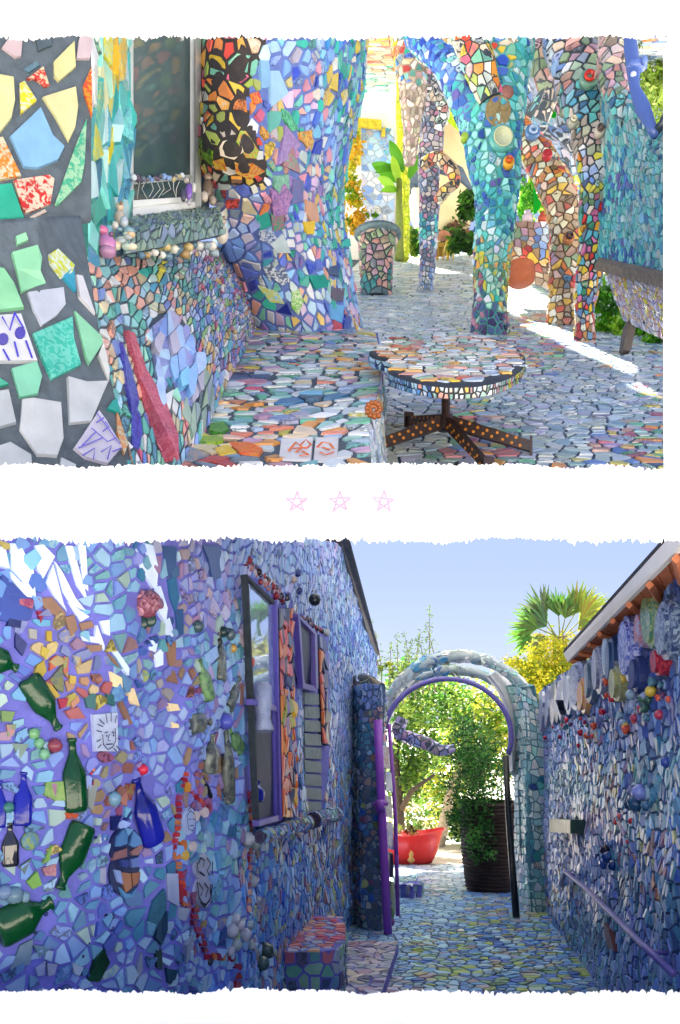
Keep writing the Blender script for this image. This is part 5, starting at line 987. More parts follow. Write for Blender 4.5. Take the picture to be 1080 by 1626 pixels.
# drawn face tile
ft = [(143, 1134), (182, 1130), (183, 1194), (147, 1194)]; insert(lw, ft, 'c8d4f0', LW, t=.018, name='face_tile', label='white tile with a drawn face')
strokes(lw, [[(155, 1166), (156, 1182), (163, 1190), (170, 1186), (175, 1176), (174, 1156)], [(158, 1164), (163, 1162)], [(169, 1162), (173, 1164)], [(165, 1166), (163, 1176), (167, 1176)], [(160, 1182), (170, 1181)], [(148, 1150), (156, 1154)], [(146, 1160), (154, 1162)], [(150, 1142), (158, 1150)], [(160, 1134), (162, 1148)], [(168, 1132), (168, 1146)], [(176, 1136), (174, 1148)], [(146, 1178), (152, 1174)], [(148, 1188), (153, 1182)], [(176, 1184), (181, 1190)], [(178, 1172), (182, 1174)], [(172, 1188), (176, 1193)]], 2.0, '182850', LW, .03)
for q in ((161, 1167), (171, 1166)): strokes(lw, [[q, (q[0] + 1, q[1] + 3)]], 3, '182850', LW, .03)
# oval face made of blue and brown pieces
insert(lw, ell(197, 1345, 26, 33, 18, 4), '1c2858', LW, t=.010, name='oval_plate'); insert(lw, ell(196, 1388, 26, 36, 18), '24305c', LW, t=.009, name='oval_plate')
for pts, c in (([(178, 1344), (180, 1328), (190, 1316), (198, 1326), (196, 1340), (184, 1344)], '4f80b8'), ([(192, 1314), (206, 1316), (198, 1328)], '70a0d0'), ([(206, 1318), (218, 1330), (221, 1340), (208, 1346), (200, 1342)], '5888c0'), ([(174, 1366), (178, 1352), (196, 1346), (196, 1360)], '8c6468'), ([(202, 1352), (218, 1340), (222, 1346), (214, 1358), (204, 1358)], '8f6868'), ([(186, 1364), (200, 1366), (198, 1378), (188, 1376)], '384890'), ([(202, 1364), (216, 1360), (216, 1376), (204, 1378)], '6078b8'), ([(176, 1380), (186, 1382), (190, 1404), (182, 1400)], '90a8e0'), ([(186, 1384), (202, 1386), (204, 1410), (194, 1418), (190, 1402)], 'a06c50'), ([(204, 1386), (218, 1384), (214, 1402), (206, 1408)], '98644c'), ([(184, 1408), (194, 1418), (204, 1420), (212, 1410), (206, 1424), (192, 1426)], '5898c8')): insert(lw, pts, c, LW, t=.022)
m = MB(); p, n = lw.at(46, 1335); k = 15 / F * p[1]; m.lathe(p, n, [(0, 1.0 * k), (.012, 1.0 * k), (.02, .85 * k), (.01, .1 * k)], 20, sq=(1, 1)); m.build('plate', plain('blue_green_plate', '#3c78a0', .2, .4, 60, .2, col2='#88a040'), LW, True)
for (cx, cy, rx, ry) in ((318, 1376, 13, 22), (319, 1416, 14, 26)): insert(lw, ell(cx, cy, rx, ry, 14), 'a8b0cc', LW, t=.014, name='oval_tile')
strokes(lw, [[(308, 1372), (312, 1362), (318, 1366), (316, 1376)], [(322, 1362), (328, 1372), (322, 1382), (326, 1390)], [(310, 1384), (318, 1390)], [(309, 1402), (316, 1412), (312, 1422)], [(318, 1402), (324, 1410), (320, 1424)], [(328, 1404), (328, 1420)], [(312, 1432), (320, 1436), (326, 1430)], [(306, 1370), (308, 1386)], [(331, 1368), (330, 1390)], [(306, 1400), (309, 1424), (318, 1440), (328, 1426), (331, 1404)]], 3.2, '141830', LW, .022)
insert(lw, ell(296, 1304, 11, 23, 12, 4), 'a8bce8', LW, t=.014, name='oval_tile')
strokes(lw, [[(290, 1296), (292, 1316), (298, 1320), (303, 1312), (302, 1294), (295, 1288), (290, 1296)], [(293, 1302), (296, 1301)], [(299, 1301), (302, 1302)], [(294, 1312), (300, 1311)], [(291, 1288), (296, 1282), (302, 1287)]], 1.6, '283868', LW, .024)
# white coral lumps, cups, small knobs on the wall
def knob(x, y, r, col, name='knob', sq=(1, 1, 1), out=.5, wob=.05, parent=None, patch=None):
    p, n = (patch or lw).at(x, y); k = r / F * p[1]; m = MB(); m.ball(p + n * k * out, k, hx(col), sq=sq, wob=wob, seg=12, rings=8); return m.build(name, GLZ, parent or LW, True)
for x, y, r in ((368, 1460, 10), (362, 1478, 12), (376, 1470, 9), (384, 1484, 11), (370, 1500, 10), (362, 1510, 8), (388, 1332, 12), (402, 1340, 9), (396, 1400, 10), (392, 1470, 8), (406, 1430, 7), (394, 1500, 8)): knob(x, y, r, rnd.choice(['a8b0b8', '98a8a8', 'b8b8c0']), 'coral_lump', wob=.14)
for x, y, r, c in ((350, 1004, 9, '20383c'), (360, 1008, 10, '4a5c68'), (345, 1020, 6, '24282c'), (309, 995, 10, '405860'), (366, 1030, 7, 'c09848'), (223, 1222, 9, 'd82c48'), (84, 1184, 12, '8a4050'), (52, 1165, 9, '78b078'), (60, 1180, 9, '70a880'), (68, 1198, 9, '78b088'), (392, 1052, 9, 'c85c50'), (352, 1145, 13, '5058b8'), (176, 1268, 12, '7098b0'), (12, 1282, 9, '387870'), (415, 1510, 14, '38504c'), (410, 1530, 12, '4a6460'), (20, 1420, 14, '6a8898'), (6, 1416, 12, '7088a8'), (36, 1424, 10, '7898a8')): knob(x, y, r, c, wob=.1)
def rndk(lst, n_, r0, r1, cs):
    for _ in range(n_):
        x, y = rnd.uniform(lst[0], lst[2]), rnd.uniform(lst[1], lst[3])
        knob(x, y, rnd.uniform(r0, r1), rnd.choice(cs.split()), 'bead', out=.3)
rndk((130, 1230, 155, 1250), 6, 2.5, 3.6, '182060'); rndk((150, 1330, 165, 1350), 4, 2.5, 3.6, '182060 c8d0e0'); rndk((50, 1440, 180, 1560), 12, 3, 5, '182850 303c80')
for c0 in ((130, 1230), (140, 1245), (152, 1222), (118, 1230)):
    for k in range(4): knob(c0[0] + rnd.uniform(-8, 8), c0[1] + rnd.uniform(-8, 8), 3, rnd.choice(['c84868', 'd87858', 'b83858']), 'bead', out=.4)
m = MB(); p, n = lw.at(398, 1118)
m.lathe(p + n * .06 + (0, 0, .12), (.05, -.12, -1), [(0, .035), (.02, .055), (.14, .05), (.2, .04), (.26, .062), (.27, .05), (.2, .03)], 16); m.build('ceramic_cup', plain('pale_lilac_glaze', '#98a4c8', .25, .15, 15), None, True, label='pale lilac upside down ceramic cup on the wall left of the big window', cat='cup')

# ---- windows of the left wall
def quadp(c, off=0.0): return c
def wquad(pts, m_, name, parent, th=.02):
    m = MB(); q = [wp_(*t) for t in pts]; nrm = np.cross(q[1] - q[0], q[3] - q[0]); nrm /= np.linalg.norm(nrm)
    if (CAM - q[0]).dot(nrm) > 0: nrm = -nrm
    m.prism(q, nrm * th); return m.build(name, m_, parent)
def wd(x): return 0.0
WN_ = np.array([.93, -.37, 0.0])
def wp_(x, y, o):
    p, n = lw.at(x, 1180); r = (p - CAM) / np.linalg.norm(p - CAM); return P(x, y, p[1] - (.03 - o) / max(.12, abs(n.dot(r))))
VIOL = plain('violet_window_frame', '#5c50b0', .4, .12, 10, .1)
SKYW = plain('sky_painted_window_glass', '#b8d0f4', .02, .1, 2, 0, .9, .5)  # sky reflection painted in as a pale blue base
NAVY = plain('navy_window_glass', '#1c2850', .45, .3, 1.5, 0, .25)
for i, (tl, tr, mr, br, bl, ml) in enumerate((((396, 920), (436, 960), (440, 1122), (443, 1300), (413, 1308), (403, 1110)), ((476, 980), (500, 1008), (502, 1088), None, None, (481, 1086)))):
    w = thing('window', None, None, (0, 0, 0)); w.parent = LW; w.location = Vector(lw.at((396, 476)[i], 1100)[0] - wpos(LW))
    dq = lambda q: (q[0], q[1], wd(q[0]))
    wquad([dq(tl), dq(tr), dq(mr), dq(ml)], SKYW if i == 0 else NAVY, 'pane', w)
    fr = (lambda a, b, wx, wy, nm='frame': wquad([(a[0], a[1], wd(a[0]) - .03), (b[0], b[1], wd(b[0]) - .03), (b[0] + wx, b[1] + wy, wd(b[0] + wx) - .03), (a[0] + wx, a[1] + wy, wd(a[0] + wx) - .03)], VIOL if nm == 'frame' else DARK, nm, w, .04))
    if i == 0:
        wquad([dq(ml), dq(mr), dq(br), dq(bl)], NAVY, 'pane', w)
        fr((438, 955), (445, 1302), 3, 0); fr((394, 914), (436, 954), 0, 6, 'top_rail'); fr((402, 1110), (440, 1121), 0, 9); fr((412, 1303), (444, 1294), 0, 9); fr((433, 1125), (437, 1298), 4, 2); fr((393, 912), (411, 1300), 1.5, 1, 'jamb')
    else:
        fr((500, 1004), (502, 1092), 4, 2); fr((474, 975), (500, 1002), 0, 5); fr((481, 1084), (503, 1090), 0, 9); fr((474, 980), (481, 1086), 3, 1)
# louvred panel under the second window
SL = thing('slat_panel', None, None, (0, 0, 0)); SL.parent = LW; SL.location = Vector(lw.at(495, 1280)[0] - wpos(LW))
for k in range(9):
    y0, y1 = 1100 + k * 21.5, 1100 + (k + 1) * 21.5 - 3
    wquad([(484, y0, wd(484)), (510, y0 + 2, wd(510)), (511, y1 + 1, wd(511)), (485, y1, wd(485))], plain('grey_green_slat', '#708890', .5, .35, 20), 'slat', SL, .03)
js = []
def blocks(x0, x1, y0, y1, n_, pal, sh=.04, nm='jamb_tile', wx0=None, wx1=None):
    for k in range(n_):
        ya, yb = y0 + (y1 - y0) * k / n_, y0 + (y1 - y0) * (k + 1) / n_ - 1.6; j = rnd.uniform(-3, 3)
        a0 = x0 + (wx0 or 0) * k / n_; a1 = x1 + (wx1 or 0) * k / n_; mid = (a0 + a1) / 2 + rnd.uniform(-3, 3)
        for (xa, xb) in (((a0, mid - .7), (mid + .7, a1)) if rnd.random() < .6 else ((a0, a1),)):
            m = MB(); c, p_ = pick(pal)
            m.prism([wp_(xa, ya + j, -.01), wp_(xb, ya, -.01), wp_(xb, yb, -.01), wp_(xa, yb + j * .5, -.01)], (-.05, .02, 0), c, p_); m.build(nm, TILE, LW)
for (tl_, tr_, bl_, br_, pf_, s_) in (((443, 966), (463, 966), (449, 1298), (472, 1298), anchors([(452, 975, 'redblue'), (455, 1070, 'redblue'), (458, 1110, 'flower'), (458, 1170, 'flower'), (460, 1230, 'redblue'), (462, 1290, 'flower')]), .085), ((505, 1008), (515, 1014), (512, 1180), (524, 1184), const('redblue'), .10)):
    jp = Patch([[wp_(*tl_, -.008), wp_(*tr_, -.008)], [wp_(*bl_, -.008), wp_(*br_, -.008)]], smooth=(False, False), res=(12, 6))
    mosaic(jp, s_, pf_, LW, gap=.012, grout=plain('navy_grout', '#20264a', .8), thick=.06, basename='jamb_strip', name='jamb_tile', asp=1.3)
for x, y, c in ((455, 1172, 'e8b838'), (463, 1206, 'e0702c'), (462, 1246, 'e87830'), (460, 1278, 'e87828')): knob(x, y, 8, c, 'flower', sq=(1, .5, 1))
for k in range(34):
    f = k / 33; knob(388 + 62 * f + rnd.uniform(-4, 4), 890 + 66 * f + rnd.uniform(-10, 8), rnd.uniform(3.5, 6.5), rnd.choice(['2a1c28', '882838', 'c8b8c0', '383048', 'a04048', '584860', 'b0787c']), 'lintel_stone', wob=.2)
for k in range(16):
    f = k / 15; knob(478 + 30 * f + rnd.uniform(-3, 3), 978 + 28 * f + rnd.uniform(-5, 4), rnd.uniform(3, 4.5), rnd.choice(['402838', '983848', 'a898a8', '584860']), 'lintel_stone', wob=.2)
for i, (ct, lab) in enumerate((([(412, 1330, 5.1, 10), (440, 1322, 5.65, 11), (466, 1312, 6.4, 10), (488, 1306, 7.0, 8)], 1), ([(498, 1302, 7.1, 10), (518, 1296, 7.8, 9), (536, 1294, 8.6, 7)], 2))):
    tp = tubepatch(ct, lump=.03); o = MB(); tp.base(o); sb = o.build('window_sill', plain('violet_brown_grout', '#3c3450', .8), LW, True)
    emit(tp, cells(tp.Lu, tp.Lv, .045, .01), const(('lmix', 'lmix')[i]), LW, 'sill_chip', .008, 60, 20)
m = MB(); p, n = lw.at(478, 950); m.ball(p + n * .1, .045, hx('1c2834'), seg=16, rings=10); m.build('glass_ball', GLZ, None, True, label='shiny black ball sticking out between the two windows', cat='ball')
for x, y in ((470, 910), (463, 920), (471, 938), (515, 1005), (520, 1060)): knob(x, y, 6, rnd.choice(['a8b0b8', '202838', '384888', 'b8a8a8']), wob=.2)
# ---- roof edge of the left house
RF = thing('roof_fascia', 'dark grey gutter board of the left house running down towards the arch', 'roof', P(598, 1045, 13.4))
WOOD = plain('weathered_grey_board', '#4a4c5c', .7, .4, 6)
m = MB(); A, B = [P(534, 836, 8.6), P(545, 836, 8.6), P(602, 1040, 13.7), P(596, 1046, 13.7)], None; m.prism(A, (-.25, .0, .02)); m.build('gutter', WOOD, RF)
m = MB(); m.prism([P(545.5, 836, 8.55), P(550, 836, 8.55), P(604, 1040, 13.65), P(602.5, 1040, 13.65)], (-.02, .03, .05)); m.build('drip_edge', plain('dark_slate', '#23262f', .6), RF)
# ---- seat block at the foot
SB = thing('mosaic_seat_block', 'rounded mosaic seat with red and pink top at the foot of the violet wall', 'seat', P(490, 1590, 6.9))
ca = np.array(P(491, 1480, 6.9)); rx_, ry_ = .265, .6; hgt = ca[2] + .0567 * 6.9
def bo(th, k=1): c_, s_ = math.cos(th), math.sin(th); return np.array([rx_ * k * np.sign(c_) * abs(c_) ** .6, ry_ * k * np.sign(s_) * abs(s_) ** .6, 0]) + ca
NB = 41; rim_ = [bo(2 * math.pi * k / (NB - 1)) for k in range(NB)]
sp = Patch([rim_, [q - (0, 0, .02) for q in rim_], [np.array([q[0], q[1], -.0567 * q[1]]) for q in rim_]], smooth=(False, False), res=(12, 61))
cen = sp.g.mean(1, keepdims=True); sg = np.sign(((sp.g - cen) * sp.n).sum()); sp.n *= sg; sp.flip = (sp.flip != (sg < 0)); 
m = MB(); m.add(list(sp.g[0, :-1]) + list(sp.g[-1, :-1]), [tuple(range(60))] + [(i, (i + 1) % 60, (i + 1) % 60 + 60, i + 60) for i in range(60)]); m.build('core', PURP, SB)
emit(sp, cells(sp.Lu, sp.Lv, .08, .012, .1, .5), const('blocks'), SB, 'side_tile', .008, 200, 30)
tpz = Patch([[ca + (x, y, 0) for x in (-rx_, rx_)] for y in (ry_, -ry_)], smooth=(False, False), res=(12, 12)); tpz.n = np.tile(np.array([0, 0, 1.0]), (12, 12, 1))
po = [tpz.inv(*proj(bo(2 * math.pi * k / 30, .96))) for k in range(30)]
emit(tpz, cells(tpz.Lu, tpz.Lv, .07, .014, .1, .86, 1.0, lambda x, y: inside(po, x, y)), const('redtop'), SB, 'top_tile', .007, 200, 20, (), .03)
# low step in the foreground
ST = thing('mosaic_step', 'low pale lilac mosaic step on the passage floor at the bottom', 'step', L(-.75, 7.2, 0))
m = MB(); sb_ = Patch([[L(a, d, .1) for a in (-1.05, -.5)] for d in (8.6, 6.2)], smooth=(False, False), res=(6, 6)); sb_.base(m, .1); m.build('slab', PURP, ST)
mosaic(sb_, .085, const('slab'), ST, gap=.014, name='step_tile')
# ---- left gate pier
GP = thing('gate_pier', 'dark mosaic gate pier of small round chips left of the arch', 'pier', P(580, 1480, 9.8))
gp = Patch([[P(552, 1092, 10.6), P(575, 1085, 9.95), P(606, 1088, 9.8), P(612, 1100, 10.2)], [P(552, 1280, 10.6), P(575, 1280, 9.95), P(605, 1280, 9.8), P(611, 1280, 10.2)], [P(551, 1470, 10.5), P(575, 1482, 9.9), P(606, 1484, 9.8), P(612, 1478, 10.2)]], smooth=(False, False), res=(40, 24), lump=.03)
mosaic(gp, .068, anchors([(560, 1120, 'lteal'), (570, 1180, 'lteal'), (595, 1130, 'shell', .8), (590, 1110, 'llilac'), (560, 1300, 'llow'), (590, 1250, 'dkpost'), (590, 1350, 'dkpost'), (590, 1450, 'dkpost'), (560, 1420, 'llow')]), GP, gap=.016, grout=plain('blue_black_grout', '#6076a0', .8), thick=.1, drop=.1)
cp_ = tubepatch([(556, 1090, 10.6, 12, .8), (580, 1084, 10.2, 14, .8), (606, 1094, 10, 11, .8)], lump=.05); mosaic(cp_, .08, anchors([(570, 1060, 'llilac'), (600, 1070, 'shell')]), GP, gap=.012, grout=GREY, basename='cap', name='cap_tile', limit=60)
# ---- arch
INS[0] = 1.0
AR = thing('mosaic_arch', 'pale mosaic garden arch with violet rail round its opening', 'arch', P(735, 1450, 11.5))
def arc(cx, cy, rx, ry, a0, a1, n, d, r, k=1.0): return [(cx + rx * math.cos(math.radians(a0 + (a1 - a0) * i / (n - 1))), cy - ry * math.sin(math.radians(a0 + (a1 - a0) * i / (n - 1))), d(i / (n - 1)) if callable(d) else d, r, k) for i in range(n)]
apal = anchors([(630, 1100, 'arch'), (690, 1045, 'lteal', .8), (740, 1035, 'arch'), (800, 1060, 'archp'), (840, 1100, 'archp'), (720, 1060, 'dull', .8)])
for i, (ct, pf, s_) in enumerate(((arc(730, 1140, 114, 98, 178, 8, 11, 11.6, 8.5, 1.5), apal, .085), (arc(720, 1148, 108, 84, 176, 12, 11, 12.3, 6.5, 1.5), apal, .1))):
    tp = tubepatch(ct, lump=.02); mosaic(tp, s_, pf, AR, gap=.012, grout=plain('arch_grout', '#a8b8c0', .8), basename='hoop', name='hoop_tile', limit=150)
m = MB(); m.tube([P(*q[:3]) for q in arc(711, 1170, 101, 92, 172, -18, 24, 11.3, 5)], .032, 10); m.build('rail', plain('violet_pipe', '#7068b8', .4, .15, 8), AR, True)
rpz = [[P(800, 1090, 11.7), P(828, 1092, 11.4), P(852, 1108, 11.4)], [P(814, 1150, 11.7), P(834, 1140, 11.4), P(860, 1150, 11.4)], [P(818, 1240, 11.75), P(836, 1240, 11.3), P(866, 1240, 11.4)], [P(818, 1350, 11.8), P(838, 1350, 11.2), P(870, 1350, 11.3)], [P(817, 1440, 11.9), P(842, 1450, 11.2), P(874, 1452, 11.2)]]
rp = Patch(rpz, smooth=(True, False), res=(50, 20), lump=.02)
mosaic(rp, .085, anchors([(830, 1120, 'archp'), (850, 1200, 'archp'), (840, 1300, 'archp'), (860, 1250, 'turq', .6), (830, 1400, 'archp'), (860, 1420, 'archp'), (840, 1350, 'turq', .6)]), AR, gap=.010, grout=plain('teal_grey_grout', '#5890a0', .8), thick=.25, drop=.05, jit=.42, basename='pier', name='pier_tile')
ivp = Patch([[P(778, 1072, 11.5), P(796, 1062, 11.9)], [P(800, 1105, 11.5), P(822, 1100, 11.9)], [P(812, 1150, 11.5), P(830, 1150, 11.9)], [P(814, 1225, 11.5), P(824, 1235, 11.9)]], res=(20, 8))
b = MB(); ivp.base(b, .05); b.build('white_lining', plain('white_lime_wash', '#dcdde0', .8, .08), AR, True)
# branch through the arch
column('mosaic_branch', 'curving lilac mosaic branch seen through the arch', [(640, 1140, 13.2, 8), (632, 1160, 13.2, 9), (645, 1170, 13.2, 9), (675, 1180, 13, 9), (700, 1192, 12.9, 8), (722, 1188, 12.9, 5)], .08, const('lpink'), GREY, limit=60, lump=0, cat='branch')
# poles and gate
m = MB(); m.tube([P(803, 1200, 10.9), P(808, 1300, 10.8), P(814, 1380, 10.6), P(820, 1457, 10.3)], [.034, .036, .038, .04], 12); m.build('black_pole', plain('black_paint', '#0c1418', .35, .2), None, True, label='plain black pole standing in front of the right arch pier', cat='pole')
GT = thing('garden_gate', 'open iron gate edge with violet pipe and red and blue panels left of the arch', 'gate', P(616, 1480, 9.6))
GV = plain('bright_violet_pipe', '#9a50cc', .35, .15, 8)
m = MB(); m.tube([P(600, 1143, 9.8), P(604, 1240, 9.75), P(610, 1360, 9.7), P(616, 1483, 9.6)], .045, 12); m.tube([P(592, 1278, 9.7), P(616, 1276, 9.7)], .02, 8); m.tube([P(603, 1270, 9.7), P(604, 1288, 9.7)], .05, 10); m.build('pipe', GV, GT, True)
for (x0, x1, y0, y1, c) in ((606, 612, 1146, 1180, 'b83848'), (607, 618, 1182, 1222, '802838'), (612, 622, 1224, 1258, '2850a8'), (610, 622, 1262, 1300, '303048'), (612, 624, 1304, 1350, '2048b8'), (614, 624, 1352, 1395, '283048'), (616, 626, 1398, 1450, '507040')):
    m = MB(); c_ = hx(c); m.prism([P(x0, y0, 9.9), P(x1, y0 + 4, 10.1), P(x1 + 2, y1, 10.1), P(x0 + 2, y1 - 3, 9.9)], (.0, .04, 0), c_, hx('8088a8') if rnd.random() < .4 else c_); m.build('panel', TILE, GT)
m = MB(); m.tube([P(618, 1150, 10.2), P(628, 1300, 10.2), P(632, 1455, 10.0)], .022, 8); m.build('inner_pipe', GV, GT, True)
cluster('small_figure', 'little green and blue figure at the foot of the violet gate pipe', 'figurine', [(619, 1452, 9.7, 7, '607850', (1, .8, 2)), (618, 1434, 9.7, 5, '3858a0'), (616, 1424, 9.7, 3.5, '181c20'), (623, 1464, 9.7, 4, '8a58a0', (1, 1, 1.6)), (615, 1466, 9.7, 4, '8a58a0', (1, 1, 1.6))])
# block beyond
BK = thing('mosaic_block', 'small pale teal mosaic block beside the path under the red tub', 'block', P(650, 1432, 12.8))
bk = Patch([[P(628, 1404, 12.9), P(655, 1408, 12.4), P(672, 1400, 12.9)], [P(628, 1432, 12.9), P(655, 1434, 12.4), P(672, 1424, 12.9)]], smooth=(False, False), res=(8, 10)); mosaic(bk, .09, const('blocks'), BK, grout=PURP, thick=.2)
bk2 = Patch([[P(624, 1392, 14), P(664, 1390, 14)], [P(626, 1404, 12.9), P(655, 1408, 12.4), ][:2]], smooth=(False, False), res=(6, 6)); mosaic(bk2, .1, const('archp'), BK, grout=PURP, thick=.05, basename='top', name='top_tile')
# red tub
TU = thing('red_tub', 'bright red boat shaped tub in the sun beyond the gate', 'tub', P(655, 1368, 17.5))
m = MB(); rows = []
tA, tB = P(598, 1335, 17.5), P(698, 1316, 17.5)
for lv, (zz, sc_) in enumerate(((0, .70), (.15, .84), (.4, .94), (.55, 1.0), (.57, 1.06), (.60, 1.06), (.60, .98), (.3, .85), (.08, .6))):
    ring = []
    for k in range(24):
        th = 2 * math.pi * k / 24; cx = P(650, 1370, 17.5)
        x = math.cos(th) * .60 * sc_; y = math.sin(th) * .36 * sc_
        rise = (.10 * max(0, math.cos(th)) ** 2 + .03 * max(0, -math.cos(th)) ** 2) * (zz / .6)
        ring.append(cx + np.array([x * (1 + (.08 * zz if x > 0 else 0)), y, zz * .92 + rise]))
    rows.append(ring)
vs = sum(rows, []); R_ = len(rows); m.add(vs, [(i * 24 + k, i * 24 + (k + 1) % 24, (i + 1) * 24 + (k + 1) % 24, (i + 1) * 24 + k) for i in range(R_ - 1) for k in range(24)] + [tuple(range(23, -1, -1)), tuple((R_ - 1) * 24 + k for k in range(24))])
m.build('shell', plain('red_enamel', '#d02018', .3, .12, 6, .05), TU, True)
m = MB(); m.lathe(P(653, 1368, 16.9), (0, 0, 1), [(-.03, .02), (.02, .07), (.08, .03), (.13, .045), (.2, .004)], 10); m.build('finial', plain('ochre_finial', '#b88838', .5), TU, True)
foliage(TU, [(640, 1318, 17.5, 30, 7)], 350, .07, '6f8838 88a048 504820', name='plants').__setitem__('kind', 'stuff')
# basket pot with bush
PO = thing('basket_pot', 'huge dark brown woven pot on the right of the path behind the black pole', 'pot', P(778, 1415, 13.2))
BROWN = plain('dark_brown_weave', '#3c2820', .75, .3, 12, .3)
m = MB(); bx = P(780, 1418, 13.4); m.lathe(bx, (0, 0, 1), [(0, .30), (.1, .34), (.6, .40), (1.15, .44), (1.3, .44), (1.3, .40), (1.1, .38)], 28); m.build('pot_body', BROWN, PO, True)
for k in range(24):
    z = .05 + k * .053; r = np.interp(z, [0, .1, .6, 1.15, 1.3], [.30, .34, .40, .44, .44]) + .012; m = MB(); m.tube([bx + np.array([r * math.cos(t_), r * math.sin(t_), z + .004 * math.sin(9 * t_ + k * 1.7)]) for t_ in np.linspace(0, 2 * math.pi, 33)], .018, 6, cap=False); m.build('weave_band', BROWN, PO, True)
foliage(thing('potted_bush', 'dense dark green bush spilling over the brown woven pot', 'bush', bx + (0, 0, 1.3)), [(745, 1240, 13.1, 36, 80), (775, 1240, 13.6, 45, 60), (730, 1300, 12.9, 20, 44), (750, 1180, 13.6, 40, 50), (765, 1330, 12.9, 22, 40)], 9000, .055, '24521c 2f6828 3f8030 183c14 4f9038')
m = MB(); m.lathe(P(778, 1422, 13.3), (0, 0, 1), [(-.02, .62), (.005, .62), (.02, .5), (.02, .1)], 28); m.build('dark_soil_ring', plain('dark_soil', '#2c2420', .95, .4, 8, .8), None, label='ring of dark soil round the foot of the brown pot', cat='flower bed', kind=None)
# trees behind the arch
m = MB(); m.tube([P(632, 1392, 20), P(634, 1300, 20), P(626, 1200, 20.2), P(640, 1120, 20.4)], [.14, .12, .1, .06], 10); m.tube([P(634, 1290, 20), P(655, 1255, 19.8), P(690, 1230, 19.6)], [.07, .05, .03], 8)
TR = thing('shade_tree', 'leafy tree with dark trunk seen through the arch on the left', 'tree', P(632, 1392, 20)); m.build('trunk', plain('dark_bark', '#4a4034', .9, .4, 12, .8), TR, True)
foliage(TR, [(650, 1110, 20, 44, 60), (660, 1190, 20.5, 40, 50), (640, 1240, 20.5, 34, 46), (700, 1120, 21, 50, 46)], 9000, .12, '2f6020 487828 6f9838 98b048 385c20')
T2 = thing('shade_tree', 'sunlit yellow green tree filling the right half of the arch', 'tree', P(760, 1395, 22)); m = MB(); m.tube([P(690, 1395, 22), P(700, 1330, 22), P(716, 1260, 22), P(742, 1180, 22), (P(760, 1100, 22))], [.16, .14, .12, .1, .05], 10); m.build('trunk', plain('pale_bark', '#a89c88', .9, .3, 12, .8), T2, True)
foliage(T2, [(760, 1140, 22, 60, 60), (720, 1210, 22.5, 60, 60), (790, 1200, 22, 40, 60), (740, 1300, 23, 50, 40), (700, 1270, 23, 40, 40)], 11000, .13, '5f8828 88a838 a8b840 3c6820 c0b848')
foliage(thing('far_hedge', 'low reddish hedge and dry shrubs at the end of the sunlit path', 'hedge', P(680, 1380, 26)), [(680, 1290, 26, 90, 40), (650, 1340, 26, 60, 26), (740, 1345, 26, 60, 26)], 4500, .16, '8a9848 a88868 608030 b8a078 48682c')
SG = thing('sparse_shrub', 'thin tall twigs with small leaves rising above the left side of the arch', 'shrub', P(650, 1060, 16))
m = MB(); cs = ['587840', '6f8c58', '88a068']; tw = MB()
for (x0, y0, x1, y1) in ((682, 1036, 682, 962), (690, 1040, 676, 990), (632, 1066, 630, 1004), (650, 1050, 642, 1004), (660, 1050, 668, 1000), (606, 1062, 596, 1002), (598, 1060, 584, 976), (618, 1062, 622, 1020), (672, 1042, 664, 1010), (640, 1060, 656, 1016)):
    tw.tube([P(x0, y0 + 60, 16), P(x0, y0, 16), P(x1, y1, 16)], [.012, .01, .003], 5)
    for k in range(34):
        f = rnd.random(); q = P(x0 + (x1 - x0) * f + rnd.uniform(-8, 8) * (1.15 - f), y0 + (y1 - y0) * f, 16 + rnd.uniform(-.15, .15)); a = np.array([rnd.gauss(0, 1), rnd.gauss(0, .5), rnd.gauss(0, .6)]); a /= np.linalg.norm(a); bb = np.cross(a, (0.3, 1, 0)); bb /= np.linalg.norm(bb)
        m.add([q, q + a * .03 + bb * .012, q + a * .065, q + a * .03 - bb * .012], [(0, 1, 2, 3)], hx(rnd.choice(cs)))
m.build('leaves', LEAF, SG); tw.build('twigs', plain('twig', '#6a6048', .8), SG)
foliage(thing('low_shrub', 'yellow green shrub peeping over the left gate pier', 'shrub', P(610, 1110, 14.5)), [(606, 1062, 14.5, 22, 16), (640, 1075, 14.5, 30, 18), (680, 1062, 14.8, 34, 14)], 1500, .06, '88a030 a8b038 6f8830 5f7840')
foliage(thing('golden_bush', 'big golden yellow green bush behind the right wall', 'bush', P(860, 1350, 19.5)), [(850, 1085, 19.5, 48, 36), (885, 1045, 19.8, 50, 36), (825, 1068, 19.5, 38, 24), (900, 1100, 19.8, 50, 50), (860, 1130, 19.8, 40, 60), (940, 1080, 20, 60, 50)], 20000, .085, 'c0b818 d8c820 a0b020 d8d038 889820 708818')
